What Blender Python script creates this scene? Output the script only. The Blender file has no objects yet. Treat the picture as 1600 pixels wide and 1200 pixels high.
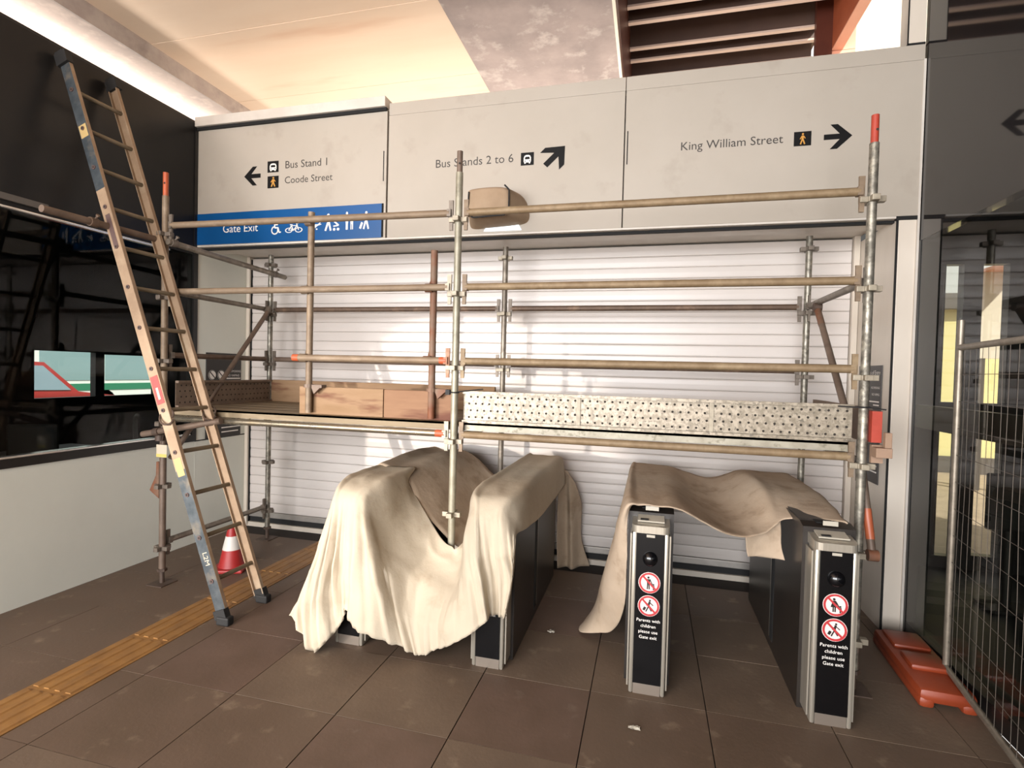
import bpy, bmesh, math, random
from mathutils import Vector, Matrix

random.seed(7)
scn = bpy.context.scene
COL = scn.collection

# ------------------------------------------------------------------ camera
F_PX = 832.6
CAM = Vector((1.270, -3.385, 1.755))
YAW, PITCH, ROLL = -0.2521, -0.0232, 0.0252
_fw = Vector((math.sin(YAW) * math.cos(PITCH), math.cos(YAW) * math.cos(PITCH), math.sin(PITCH)))
_r0 = Vector((math.cos(YAW), -math.sin(YAW), 0.0))
_u0 = _r0.cross(_fw)
RT = _r0 * math.cos(ROLL) + _u0 * math.sin(ROLL)
UP = -_r0 * math.sin(ROLL) + _u0 * math.cos(ROLL)
cam_d = bpy.data.cameras.new('camera')
cam_d.sensor_width = 36.0
cam_d.lens = 36.0 * F_PX / 1600.0
cam_d.clip_start = 0.05
cam = bpy.data.objects.new('camera', cam_d)
COL.objects.link(cam)
m = Matrix.Identity(4)
for i in range(3):
    m[i][0], m[i][1], m[i][2], m[i][3] = RT[i], UP[i], -_fw[i], CAM[i]
cam.matrix_world = m
scn.camera = cam


def at(px, py, y=None, x=None, z=None):
    """world point where the sight line through a pixel meets a plane"""
    d = _fw + RT * ((px - 800) / F_PX) - UP * ((py - 600) / F_PX)
    if y is not None: t = (y - CAM.y) / d.y
    elif x is not None: t = (x - CAM.x) / d.x
    else: t = (z - CAM.z) / d.z
    return CAM + d * t


# ------------------------------------------------------------------ world, sun, lamps, exposure
w = bpy.data.worlds.new('world')
scn.world = w
w.use_nodes = True
nt = w.node_tree
nt.nodes.clear()
wo = nt.nodes.new('ShaderNodeOutputWorld')
bg = nt.nodes.new('ShaderNodeBackground')
bg.inputs[0].default_value = (1.0, 0.98, 0.95, 1)
bg.inputs[1].default_value = 0.9
nt.links.new(bg.outputs[0], wo.inputs[0])


def lamp(name, kind, loc, aim, energy, color, **kw):
    ld = bpy.data.lights.new(name, kind)
    ld.energy = energy
    ld.color = color
    for k, v in kw.items(): setattr(ld, k, v)
    o = bpy.data.objects.new(name, ld)
    COL.objects.link(o)
    o.location = loc
    o.rotation_euler = (Vector(aim) - Vector(loc)).to_track_quat('-Z', 'Y').to_euler()
    return o


lamp('sun', 'SUN', (-20, -10, 20), (-20 - .5, -10 + .55, 20 - .65), 5.5, (1.0, 0.93, 0.82), angle=0.02)
# sunlight thrown back by the glass front across the street, low and from the front left
lamp('street_glint', 'SPOT', (-10.4, -22.0, 2.15), (-0.42, 1.566, 0.98), 12500.0, (1.0, 0.90, 0.80), spot_size=math.radians(6.1), spot_blend=0.12, use_square=True, shadow_soft_size=0.14)
# fill lamp added for daylight from the open concourse behind the camera
lamp('concourse_fill', 'AREA', (-1.6, -8.4, 2.3), (0.2, 1.0, 1.45), 1050.0, (0.97, 0.98, 1.0), shape='RECTANGLE', size=8.0, size_y=3.4)
# added lamp behind the back wall, for daylight bounced up onto the soffit
_l = lamp('soffit_bounce', 'AREA', (-0.6, 2.3, 3.2), (0, 0, 9), 75.0, (1.0, 0.90, 0.80), shape='RECTANGLE', size=6.0, size_y=1.0)
_l.rotation_euler = (math.pi, 0, 0)
# added lamp over the kiosk roof, brightening the low soffit as street daylight would
_l = lamp('kiosk_soffit_fill', 'AREA', (-3.75, -1.5, 4.16), (0, 0, 9), 80.0, (1.0, 0.90, 0.80), shape='RECTANGLE', size=0.25, size_y=9.0)
_l.rotation_euler = (math.pi, 0, 0)

scn.view_settings.view_transform = 'Standard'
scn.view_settings.look = 'None'
scn.view_settings.gamma = 1.0
scn.view_settings.use_curve_mapping = False
scn.view_settings.exposure = 0.5
scn.cycles.max_bounces = 8
scn.cycles.caustics_reflective = False
scn.cycles.caustics_refractive = False
scn.cycles.transparent_max_bounces = 12
scn.cycles.sample_clamp_indirect = 6.0


# ------------------------------------------------------------------ materials
# tone of a finish relative to its swatch
TONE = dict(white_panel=.90, drop_sheet=.91, tube_cement_dust=.80, tube_olive_dust=.82, tube_galvanised=.84, tube_pale_green=.82, pressing_pale=.82,
            pressing_dim=.85, pressing_rust=.85, ladder_dusty=.80, ladder_bare=.82, ladder_rung=.84, timber_board=.84, timber_board_red=.82, block_wood=.80,
            plank_dusty=.86, tube_bright=.84, orange_paint=.80, red_paint=.80, orange_plastic=.70, sign_blue=.84, cone_red=.82, sticker_white=.85, sticker_yellow=.82,
            sticker_red=.85, tag_yellow=.9, tactile_tan=.90, stainless=.84, stainless_base=.88, tube_rust=.82, tube_dim_brown=.88, toe_steel_spangle=.93, fence_wire=.72,
            fence_galvanised=.84, label_cream=.82, sign_white=.94, cone_white=.90, gate_body=.70, gate_top=.75, canvas_cover=.92, sign_red=.9)


def lin(h, k=1.0):
    h = h.lstrip('#')
    c = [min(1.0, k * int(h[i:i + 2], 16) / 255) for i in (0, 2, 4)]
    return tuple((v / 12.92 if v <= 0.04045 else ((v + 0.055) / 1.055) ** 2.4) for v in c) + (1.0,)


def mat(name, c1, c2=None, rough=0.6, metal=0.0, scale=6.0, detail=5.0, lo=0.35, hi=0.65, bump=0.0, bscale=None,
        spec=0.5, emit=0.0, stretch=None, c3=None, s3=1.5, lo3=0.55, hi3=0.7, rough2=None, coord='Object', coat=0.0, wave=None):
    M = bpy.data.materials.new(name)
    tone = TONE.get(name, 1.0)
    M.use_nodes = True
    t = M.node_tree
    b = t.nodes['Principled BSDF']
    b.inputs['Roughness'].default_value = rough
    b.inputs['Metallic'].default_value = metal
    b.inputs['Specular IOR Level'].default_value = spec
    if coat: b.inputs['Coat Weight'].default_value = coat
    b.inputs['Base Color'].default_value = lin(c1, tone)
    if emit:
        b.inputs['Emission Color'].default_value = lin(c1, tone)
        b.inputs['Emission Strength'].default_value = emit
    if c2 is None and not bump: return M
    tc = t.nodes.new('ShaderNodeTexCoord')
    src = tc.outputs[coord]
    if stretch:
        mp = t.nodes.new('ShaderNodeMapping')
        mp.inputs['Scale'].default_value = stretch
        t.links.new(src, mp.inputs['Vector'])
        src = mp.outputs[0]

    def noise(sc, de=detail):
        n = t.nodes.new('ShaderNodeTexNoise')
        n.inputs['Scale'].default_value = sc
        n.inputs['Detail'].default_value = de
        n.inputs['Roughness'].default_value = 0.62
        t.links.new(src, n.inputs['Vector'])
        return n

    def ramp(fac, a, bb):
        r = t.nodes.new('ShaderNodeMapRange')
        r.inputs[1].default_value = a
        r.inputs[2].default_value = bb
        t.links.new(fac, r.inputs[0])
        return r.outputs[0]

    if c2 is not None:
        n = noise(scale)
        f = ramp(n.outputs['Fac'], lo, hi)
        mx = t.nodes.new('ShaderNodeMix')
        mx.data_type = 'RGBA'
        mx.inputs[6].default_value = lin(c1, tone)
        mx.inputs[7].default_value = lin(c2, tone)
        t.links.new(f, mx.inputs[0])
        out = mx.outputs[2]
        if c3 is not None:
            n3 = noise(s3, 4)
            f3 = ramp(n3.outputs['Fac'], lo3, hi3)
            m3 = t.nodes.new('ShaderNodeMix')
            m3.data_type = 'RGBA'
            t.links.new(out, m3.inputs[6])
            m3.inputs[7].default_value = lin(c3, tone)
            t.links.new(f3, m3.inputs[0])
            out = m3.outputs[2]
        t.links.new(out, b.inputs['Base Color'])
        if rough2 is not None:
            rr = t.nodes.new('ShaderNodeMapRange')
            rr.inputs[3].default_value = rough
            rr.inputs[4].default_value = rough2
            t.links.new(f, rr.inputs[0])
            t.links.new(rr.outputs[0], b.inputs['Roughness'])
    if bump:
        nb = noise(bscale or scale * 3, 6)
        bp = t.nodes.new('ShaderNodeBump')
        bp.inputs['Strength'].default_value = bump
        bp.inputs['Distance'].default_value = 0.01
        t.links.new(nb.outputs['Fac'], bp.inputs['Height'])
        t.links.new(bp.outputs[0], b.inputs['Normal'])
    return M


def glass_mat(name, tint, ior=1.5):
    M = bpy.data.materials.new(name)
    M.use_nodes = True
    t = M.node_tree
    t.nodes.clear()
    o = t.nodes.new('ShaderNodeOutputMaterial')
    tr = t.nodes.new('ShaderNodeBsdfTransparent')
    tr.inputs[0].default_value = tint
    gl = t.nodes.new('ShaderNodeBsdfGlossy')
    gl.inputs['Roughness'].default_value = 0.0
    gl.inputs[0].default_value = (1, 1, 1, 1)
    fr = t.nodes.new('ShaderNodeFresnel')
    fr.inputs[0].default_value = ior
    mx = t.nodes.new('ShaderNodeMixShader')
    ge = t.nodes.new('ShaderNodeNewGeometry')          # only the face the light enters by reflects
    inv = t.nodes.new('ShaderNodeMath'); inv.operation = 'SUBTRACT'; inv.inputs[0].default_value = 1.0
    mu = t.nodes.new('ShaderNodeMath'); mu.operation = 'MULTIPLY'
    t.links.new(ge.outputs['Backfacing'], inv.inputs[1])
    t.links.new(fr.outputs[0], mu.inputs[0]); t.links.new(inv.outputs[0], mu.inputs[1])
    t.links.new(mu.outputs[0], mx.inputs[0])
    t.links.new(tr.outputs[0], mx.inputs[1])
    t.links.new(gl.outputs[0], mx.inputs[2])
    t.links.new(mx.outputs[0], o.inputs[0])
    return M


M = {}
M['white_panel'] = mat('white_panel', '#bfb5a8', '#b7ad9f', rough=0.5, spec=0.3, scale=1.3, lo=0.3, hi=0.8, c3='#ada294', s3=3.0, lo3=0.6, hi3=0.85)
M['dado'] = mat('dado_panel', '#dcddd2', '#d4d5ca', rough=0.35, scale=1.0)
M['pillar'] = mat('pillar_cladding', '#d6cbbd', '#c8bdae', rough=0.4, scale=1.5, stretch=(1, 1, .3))
M['gap'] = mat('black_gap', '#0b0a0a', rough=0.8)
M['grey_trim'] = mat('grey_trim', '#cfc8be', '#c2bab0', rough=0.45, scale=3)
M['black_glass'] = mat('black_spandrel_glass', '#1d1b1b', '#232020', rough=0.05, scale=2.0, spec=0.6)
M['black_satin'] = mat('black_satin_panel', '#1a191a', '#201f1e', rough=0.32, scale=2.0, spec=0.28)
M['black_frame'] = mat('black_frame', '#1a1817', rough=0.35)
M['grey_dark'] = mat('grey_dark_trim', '#5a5550', rough=0.4)
M['polished'] = mat('polished_aluminium', '#e8e8e6', rough=0.2, metal=0.8)
M['tint'] = glass_mat('tinted_glass', (0.80, 0.80, 0.76, 1), 1.42)
M['tint_left'] = glass_mat('tinted_glass_coated', (0.80, 0.84, 0.83, 1), 1.3)
M['clear'] = glass_mat('clear_glass', (0.93, 0.95, 0.94, 1), 1.3)
M['shutter'] = mat('shutter_slat_enamel', '#d6cec8', '#cbc2bb', rough=0.33, scale=2.0, stretch=(.4, 1, 1), lo=0.3, hi=0.8, c3='#bdb3ab', s3=1.2, lo3=0.62, hi3=0.9)
M['shutter_alu'] = mat('shutter_aluminium', '#b9b3ac', '#a59f98', rough=0.4, metal=0.6, scale=5)
M['rubber'] = mat('black_rubber', '#141313', rough=0.7)
M['floor'] = mat('floor_stone', '#614f41', '#564638', rough=0.62, scale=2.2, detail=8, lo=0.3, hi=0.72, c3='#8c7a66', s3=6.0, lo3=0.6, hi3=0.85, bump=0.12, bscale=40, rough2=0.5)
M['floor_dust'] = mat('floor_stone_dusty', '#675646', '#59493b', rough=0.66, scale=1.7, detail=9, lo=0.35, hi=0.68, c3='#83725f', s3=4.5, lo3=0.6, hi3=0.8, bump=0.15, bscale=35)
M['floor_red'] = mat('floor_stone_red', '#634f43', '#574538', rough=0.58, scale=2.5, detail=8, c3='#75665a', s3=6.0, lo3=0.62, hi3=0.85, bump=0.1, bscale=40)
M['joint'] = mat('floor_joint', '#221a15', rough=0.9)
M['tactile'] = mat('tactile_tan', '#a3763f', '#8a6236', rough=0.5, scale=9, c3='#6f5032', s3=3, lo3=0.6, hi3=0.75, bump=0.1, bscale=60)
M['soffit'] = mat('soffit_board', '#e9d2ba', '#e3c8ae', rough=0.7, scale=0.8, stretch=(.4, 2.2, 1), c3='#d3aa8c', s3=1.1, lo3=0.6, hi3=0.85, detail=7)
M['concrete'] = mat('soffit_concrete', '#a99a95', '#958884', rough=0.75, scale=2.2, detail=9, lo=0.4, hi=0.62, c3='#bcb0aa', s3=5.5, lo3=0.55, hi3=0.7, bump=0.1, bscale=8)
M['beam_concrete'] = mat('beam_concrete', '#b9a89e', '#a89992', rough=0.75, scale=3, detail=8, c3='#c9b8ad', s3=6, lo3=0.5, hi3=0.7)
M['beam_face'] = mat('beam_face_concrete', '#a49690', '#b5a8a0', rough=0.75, scale=7, detail=8, c3='#8f837e', s3=4, lo3=0.55, hi3=0.75)
M['deck'] = mat('roof_deck', '#6b5348', '#5b463d', rough=0.6, scale=2)
M['purlin'] = mat('roof_purlin', '#5f4a40', '#54413a', rough=0.5, scale=2)
M['purlin_lit'] = mat('purlin_flange_lit', '#d8bfb0', '#cdb3a4', rough=0.5, scale=2)  # underside lit from below, its brightness put into the colour
M['ox_steel'] = mat('oxide_steel', '#b0603f', '#8e452c', rough=0.4, scale=2, stretch=(1, .3, 1))
M['ox_dark'] = mat('oxide_steel_dark', '#5a2d20', '#4a241a', rough=0.4, scale=3)
M['salmon'] = mat('salmon_paint', '#e0a488', '#d89a7e', rough=0.5, scale=2)
M['bright_wall'] = mat('bright_wall', '#efe8d6', rough=0.6)
M['kiosk_dark'] = mat('kiosk_dark', '#1d1d20', '#18181a', rough=0.5, scale=2)
M['desk_dark'] = mat('desk_dark', '#262430', rough=0.5)
M['tar'] = mat('asphalt', '#7d766d', '#6d665e', rough=0.9, scale=5)
M['paving'] = mat('paving', '#b0a08e', '#9d8e7d', rough=0.85, scale=4, bump=0.1)
M['pale_yellow'] = mat('pale_yellow_wall', '#efe6ae', '#e6dca4', rough=0.8, scale=1)
M['grey_white'] = mat('grey_white_wall', '#dcd6cb', rough=0.7)
M['roof_grey'] = mat('roof_grey', '#5f5a58', rough=0.6)
M['leaf'] = mat('hedge_leaf', '#5f7240', '#7d8c52', rough=0.8, scale=6)
# scaffold finishes
M['tube_tan'] = mat('tube_cement_dust', '#a18a70', '#8a745d', rough=0.6, metal=0.15, scale=14, stretch=(.5, 1, 1), c3='#b39d84', s3=6, lo3=0.55, hi3=0.7, bump=0.15, bscale=60)
M['tube_olive'] = mat('tube_olive_dust', '#a48b6a', '#907757', rough=0.6, metal=0.15, scale=14, c3='#b39c79', s3=5, lo3=0.55, hi3=0.7, bump=0.15, bscale=60)
M['tube_galv'] = mat('tube_galvanised', '#a8a193', '#7d776b', rough=0.38, metal=0.55, scale=22, lo=0.42, hi=0.6, c3='#c9c1ae', s3=16, lo3=0.55, hi3=0.68, rough2=0.55)
M['tube_pale'] = mat('tube_pale_green', '#bdb6a0', '#a39c86', rough=0.45, metal=0.25, scale=12, c3='#8d8674', s3=9, lo3=0.58, hi3=0.72)
M['tube_grey'] = mat('tube_grey', '#857c70', '#6e655a', rough=0.45, metal=0.4, scale=14, c3='#9a9184', s3=8)
M['tube_brown'] = mat('tube_brown', '#6a5647', '#57463a', rough=0.55, metal=0.25, scale=14, c3='#836a56', s3=7)
M['tube_dim'] = mat('tube_dim_brown', '#806c5d', '#6d5b4e', rough=0.55, metal=0.2, scale=12)
M['tube_rust'] = mat('tube_rust', '#7d4a30', '#91593b', rough=0.7, metal=0.1, scale=10, c3='#8d7460', s3=3, lo3=0.44, hi3=0.6)
M['tube_chrome'] = mat('tube_bright', '#c6bba6', '#a3947b', rough=0.22, metal=0.85, scale=7, rough2=0.4)
M['orange_paint'] = mat('orange_paint', '#d9693c', '#c65a34', rough=0.5, scale=12)
M['red_paint'] = mat('red_paint', '#d4503c', '#c4452f', rough=0.5, scale=12)
M['pressing'] = mat('pressing_pale', '#c2b6a0', '#a39783', rough=0.5, metal=0.3, scale=18)
M['pressing_dim'] = mat('pressing_dim', '#8b7f72', '#766a5e', rough=0.5, metal=0.3, scale=18)
M['pressing_rust'] = mat('pressing_rust', '#9a684a', '#b58f75', rough=0.6, metal=0.2, scale=18)
M['jack'] = mat('jack_steel', '#4a3d35', '#5b4a3f', rough=0.6, metal=0.3, scale=15)
M['plank_tan'] = mat('plank_dusty', '#9d8a6d', '#8a785d', rough=0.7, scale=3, stretch=(.3, 2, 1), c3='#ae9c80', s3=5)
M['plank_steel'] = mat('plank_steel', '#a09a8a', '#8b8474', rough=0.5, metal=0.3, scale=9, c3='#77705f', s3=20, lo3=0.55, hi3=0.65)
M['toe_steel'] = mat('toe_steel_spangle', '#a69a88', '#857a69', rough=0.42, metal=0.35, scale=28, lo=0.42, hi=0.58, c3='#70675a', s3=42, lo3=0.56, hi3=0.62)
M['toe_brown'] = mat('toe_steel_brown', '#7c6a5a', '#6e5d4f', rough=0.6, metal=0.2, scale=10)
M['timber'] = mat('timber_board', '#a68463', '#96744f', rough=0.75, scale=2.2, stretch=(.8, 1, 5), c3='#74452c', s3=1.5, lo3=0.56, hi3=0.66, detail=7)
M['timber_red'] = mat('timber_board_red', '#a27a59', '#92684a', rough=0.75, scale=2.2, stretch=(.8, 1, 5), c3='#6f3d27', s3=1.2, lo3=0.48, hi3=0.6, detail=7)
M['block_wood'] = mat('block_wood', '#c2a086', '#b08e74', rough=0.75, scale=8)
M['hole'] = mat('hole_dark', '#2c2620', rough=0.9)
# ladder
M['rail_tan'] = mat('ladder_dusty', '#c0a283', '#ad8f72', rough=0.6, metal=0.1, scale=9, c3='#cdb496', s3=4)
M['rail_bare'] = mat('ladder_bare', '#7d858a', '#5d666d', rough=0.35, metal=0.6, scale=10, c3='#a39a8c', s3=6)
M['rung'] = mat('ladder_rung', '#97876f', '#887961', rough=0.5, metal=0.3, scale=9)
M['sticker_red'] = mat('sticker_red', '#c6504c', rough=0.6)
M['sticker_white'] = mat('sticker_white', '#dccdb4', rough=0.6)
M['sticker_dark'] = mat('sticker_dark', '#57433f', rough=0.6)
M['sticker_yellow'] = mat('sticker_yellow', '#d6b77a', rough=0.6)
M['tag_yellow'] = mat('tag_yellow', '#d8c46c', rough=0.6)
# gates
M['stainless'] = mat('stainless', '#d8cfbf', '#cbc1af', rough=0.3, metal=0.6, scale=3, stretch=(20, 20, .6))
M['stainless_base'] = mat('stainless_base', '#b0a294', rough=0.35, metal=0.7)
M['gloss_black'] = mat('gloss_black', '#0b0a0b', rough=0.22, spec=0.3)
M['dome'] = mat('sensor_dome', '#0a0a0c', rough=0.07)
M['gate_body'] = mat('gate_body', '#38302a', '#2d2622', rough=0.35, scale=3)
M['gate_top'] = mat('gate_top', '#3b332d', rough=0.3)
M['label_cream'] = mat('label_cream', '#cfc6b4', rough=0.45)
M['sign_red'] = mat('sign_red', '#c03438', rough=0.45)
M['sign_white'] = mat('sign_white', '#ead9d2', rough=0.45)
M['sign_black'] = mat('sign_black', '#191412', rough=0.45)
M['print_white'] = mat('print_white', '#e8e2da', rough=0.5)
M['text_grey'] = mat('text_grey', '#35302d', rough=0.5)
M['text_black'] = mat('text_black', '#0b0a0a', rough=0.6, spec=0.2)
M['amber'] = mat('amber_figure', '#c08a3c', rough=0.5)
M['blue'] = mat('sign_blue', '#0e5a9c', rough=0.3)
M['notice'] = mat('notice_black', '#2a2522', rough=0.4)
# cloth
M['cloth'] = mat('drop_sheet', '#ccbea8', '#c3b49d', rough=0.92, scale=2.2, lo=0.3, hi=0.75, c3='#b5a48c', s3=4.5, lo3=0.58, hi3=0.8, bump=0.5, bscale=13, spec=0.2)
M['cloth_shaded'] = mat('drop_sheet_shaded', '#b3a08b', '#a6927c', rough=0.92, scale=2.5, c3='#94806b', s3=5, bump=0.5, bscale=13, spec=0.2)  # same canvas, with the shade it hangs in put into the colour
M['cover'] = mat('canvas_cover', '#b29a80', '#a58d74', rough=0.9, scale=5, bump=0.2, bscale=14, spec=0.2)
M['cone_red'] = mat('cone_red', '#c02c2a', '#b02524', rough=0.5, scale=6)
M['cone_white'] = mat('cone_white', '#e3ddd4', rough=0.5)
M['plastic_orange'] = mat('orange_plastic', '#c4522a', '#b44824', rough=0.45, scale=5)
M['fence_galv'] = mat('fence_galvanised', '#a89c8b', '#8f8475', rough=0.4, metal=0.5, scale=20)
M['wire'] = mat('fence_wire', '#8d8276', rough=0.45, metal=0.5)
M['car_red'] = mat('car_paint_red', '#b03030', rough=0.2, coat=0.5)
M['car_glass'] = mat('car_glass', '#8fa6b4', rough=0.08)
M['bus_white'] = mat('bus_white', '#dfe4e0', rough=0.25)
M['bus_green'] = mat('bus_green', '#2f7a5c', rough=0.3)
M['bus_glass'] = mat('bus_glass', '#7f9a9e', rough=0.08)
M['tyre'] = mat('tyre', '#1b1a1a', rough=0.8)
M['glow_wash'] = mat('glow_wash', '#dcefff', emit=0.9)


# ------------------------------------------------------------------ mesh helpers
class MB:
    def __init__(s):
        s.v, s.f, s.mi = [], [], []

    def add(s, vs, fs, mi=0):
        o = len(s.v)
        s.v += [tuple(p) for p in vs]
        s.f += [tuple(i + o for i in f) for f in fs]
        s.mi += [mi] * len(fs)
        return s

    def box(s, x0, x1, y0, y1, z0, z1, mi=0, bev=0.0):
        if bev > 0:
            return s.cbox(x0, x1, y0, y1, z0, z1, bev, mi)
        vs = [(x, y, z) for z in (z0, z1) for y in (y0, y1) for x in (x0, x1)]
        return s.add(vs, [(0, 2, 3, 1), (4, 5, 7, 6), (0, 1, 5, 4), (2, 6, 7, 3), (0, 4, 6, 2), (1, 3, 7, 5)], mi)

    def cbox(s, x0, x1, y0, y1, z0, z1, b, mi=0):
        """box with chamfered edges"""
        bm = bmesh.new()
        bmesh.ops.create_cube(bm, size=1.0)
        for v in bm.verts:
            v.co = Vector(((x0 + x1) / 2 + v.co.x * (x1 - x0), (y0 + y1) / 2 + v.co.y * (y1 - y0), (z0 + z1) / 2 + v.co.z * (z1 - z0)))
        bmesh.ops.bevel(bm, geom=list(bm.edges), offset=b, segments=2, affect='EDGES', profile=0.5)
        bm.verts.index_update()
        s.add([v.co[:] for v in bm.verts], [tuple(v.index for v in f.verts) for f in bm.faces], mi)
        bm.free()
        return s

    def obox(s, c, ax, ay, az, mi=0):
        """oriented box: centre and three half-axis vectors"""
        c, ax, ay, az = Vector(c), Vector(ax), Vector(ay), Vector(az)
        vs = [c + ax * i + ay * j + az * k for k in (-1, 1) for j in (-1, 1) for i in (-1, 1)]
        return s.add(vs, [(0, 2, 3, 1), (4, 5, 7, 6), (0, 1, 5, 4), (2, 6, 7, 3), (0, 4, 6, 2), (1, 3, 7, 5)], mi)

    def tube(s, p0, p1, r, r1=None, n=16, mi=0, caps=True):
        p0, p1 = Vector(p0), Vector(p1)
        r1 = r if r1 is None else r1
        d = (p1 - p0).normalized()
        a = d.orthogonal().normalized()
        b = d.cross(a)
        vs = []
        for p, rr in ((p0, r), (p1, r1)):
            for i in range(n):
                t = 2 * math.pi * i / n
                vs.append(p + a * (rr * math.cos(t)) + b * (rr * math.sin(t)))
        fs = [(i, (i + 1) % n, n + (i + 1) % n, n + i) for i in range(n)]
        if caps: fs += [tuple(range(n - 1, -1, -1)), tuple(range(n, 2 * n))]
        return s.add(vs, fs, mi)

    def path(s, pts, r, n=8, mi=0):
        for a, b in zip(pts[:-1], pts[1:]): s.tube(a, b, r, n=n, mi=mi)
        return s

    def prism(s, poly, fn, mi=0):
        """poly: 2D outline; fn(u, v, k) -> 3D, k = 0 or 1 for the two faces"""
        n = len(poly)
        vs = [fn(u, v, 0) for u, v in poly] + [fn(u, v, 1) for u, v in poly]
        fs = [tuple(range(n)), tuple(range(2 * n - 1, n - 1, -1))] + [(i, i + n, (i + 1) % n + n, (i + 1) % n) for i in range(n)]
        return s.add(vs, fs, mi)

    def lathe(s, prof, c, n=24, mi=0, sq=None):
        cx, cy, cz = c
        vs = []
        for r, z in prof:
            for i in range(n):
                t = 2 * math.pi * i / n
                vs.append((cx + r * math.cos(t), cy + r * math.sin(t), cz + z))
        fs = []
        for k in range(len(prof) - 1):
            for i in range(n):
                fs.append((k * n + i, k * n + (i + 1) % n, (k + 1) * n + (i + 1) % n, (k + 1) * n + i))
        fs.append(tuple(range(n - 1, -1, -1)))
        fs.append(tuple(range((len(prof) - 1) * n, len(prof) * n)))
        return s.add(vs, fs, mi)

    def build(s, name, mats, parent=None, smooth=False, at_=None):
        me = bpy.data.meshes.new(name)
        me.from_pydata(s.v, [], s.f)
        mats = mats if isinstance(mats, (list, tuple)) else [mats]
        for x in mats: me.materials.append(x)
        me.polygons.foreach_set('material_index', s.mi)
        bm = bmesh.new()
        bm.from_mesh(me)
        bmesh.ops.recalc_face_normals(bm, faces=bm.faces)
        bm.to_mesh(me)
        bm.free()
        if smooth:
            me.polygons.foreach_set('use_smooth', [True] * len(me.polygons))
            me.set_sharp_from_angle(angle=math.radians(40))
        me.update()
        o = bpy.data.objects.new(name, me)
        COL.objects.link(o)
        if parent is not None: o.parent = parent
        return o


def tag(o, label=None, cat=None, group=None, kind=None):
    if label: o['label'] = label
    if cat: o['category'] = cat
    if group: o['group'] = group
    if kind: o['kind'] = kind
    return o


def empty(name, loc=(0, 0, 0), rz=0.0, **k):
    o = bpy.data.objects.new(name, None)
    COL.objects.link(o)
    o.location = loc
    o.rotation_euler = (0, 0, rz)
    return tag(o, **k)


def struct(name, label=None):
    o = empty(name, kind='structure')
    if label: o['label'] = label
    return o


def copy_tree(o, parent=None):
    c = o.copy()
    COL.objects.link(c)
    if parent is not None: c.parent = parent
    for ch in list(o.children): copy_tree(ch, c)
    return c


def text_mesh(s, align='LEFT'):
    cu = bpy.data.curves.new('lettering', 'FONT')
    cu.body = s
    cu.align_x = align
    cu.extrude = 0.0
    cu.resolution_u = 3
    o = bpy.data.objects.new('lettering_tmp', cu)
    COL.objects.link(o)
    bpy.context.view_layer.update()
    me = bpy.data.meshes.new_from_object(o.evaluated_get(bpy.context.evaluated_depsgraph_get()))
    bpy.data.objects.remove(o)
    bpy.data.curves.remove(cu)
    return me


def lettering(s, origin, ux, uz, width=None, height=None, m=None, parent=None, name='lettering', align='LEFT', bold=0.0):
    """text laid in the plane origin + ux*u + uz*v, scaled to a width or to a cap height"""
    me = text_mesh(s, align)
    xs = [v.co.x for v in me.vertices]
    x0, x1 = min(xs), max(xs)
    k = width / (x1 - x0) if width else height / 0.7
    origin, ux, uz = Vector(origin), Vector(ux), Vector(uz)
    off = x0 if align == 'LEFT' else 0.0
    for v in me.vertices:
        v.co = origin + ux * ((v.co.x - off) * k) + uz * (v.co.y * k)
    me.materials.clear()
    me.materials.append(m)
    me.name = name
    o = bpy.data.objects.new(name, me)
    COL.objects.link(o)
    o.parent = parent
    return o


def flat(name, shapes, o, ux, uz, m, parent, thick=0.0015, n=None):
    """flat printed or cut shape: list of outlines in u,v, with a small thickness along the normal"""
    o, ux, uz = Vector(o), Vector(ux), Vector(uz)
    nn = Vector(n) if n is not None else ux.cross(uz).normalized()
    b = MB()
    for k, poly in enumerate(shapes):
        e = 0.0001 * k
        b.prism(poly, lambda u, v, t: o + ux * u + uz * v + nn * ((thick + e) * t))
    return b.build(name, m, parent)


def circ(cx, cy, r, n=20, a0=0, a1=360):
    return [(cx + r * math.cos(math.radians(a0 + (a1 - a0) * i / n)), cy + r * math.sin(math.radians(a0 + (a1 - a0) * i / n))) for i in range(n + (0 if a1 - a0 == 360 else 1))]


def stroke(a, b, w):
    a, b = Vector(a), Vector(b)
    d = (b - a).normalized() * (w / 2)
    n = Vector((-d.y, d.x))
    return [tuple(a - n), tuple(b - n), tuple(b + n), tuple(a + n)]


def ring(cx, cy, r, w, n=24, a0=0, a1=360):
    out = []
    for i in range(n):
        t0 = math.radians(a0 + (a1 - a0) * i / n)
        t1 = math.radians(a0 + (a1 - a0) * (i + 1) / n)
        out.append([(cx + r * math.cos(t0), cy + r * math.sin(t0)), (cx + r * math.cos(t1), cy + r * math.sin(t1)),
                    (cx + (r - w) * math.cos(t1), cy + (r - w) * math.sin(t1)), (cx + (r - w) * math.cos(t0), cy + (r - w) * math.sin(t0))])
    return out


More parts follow.
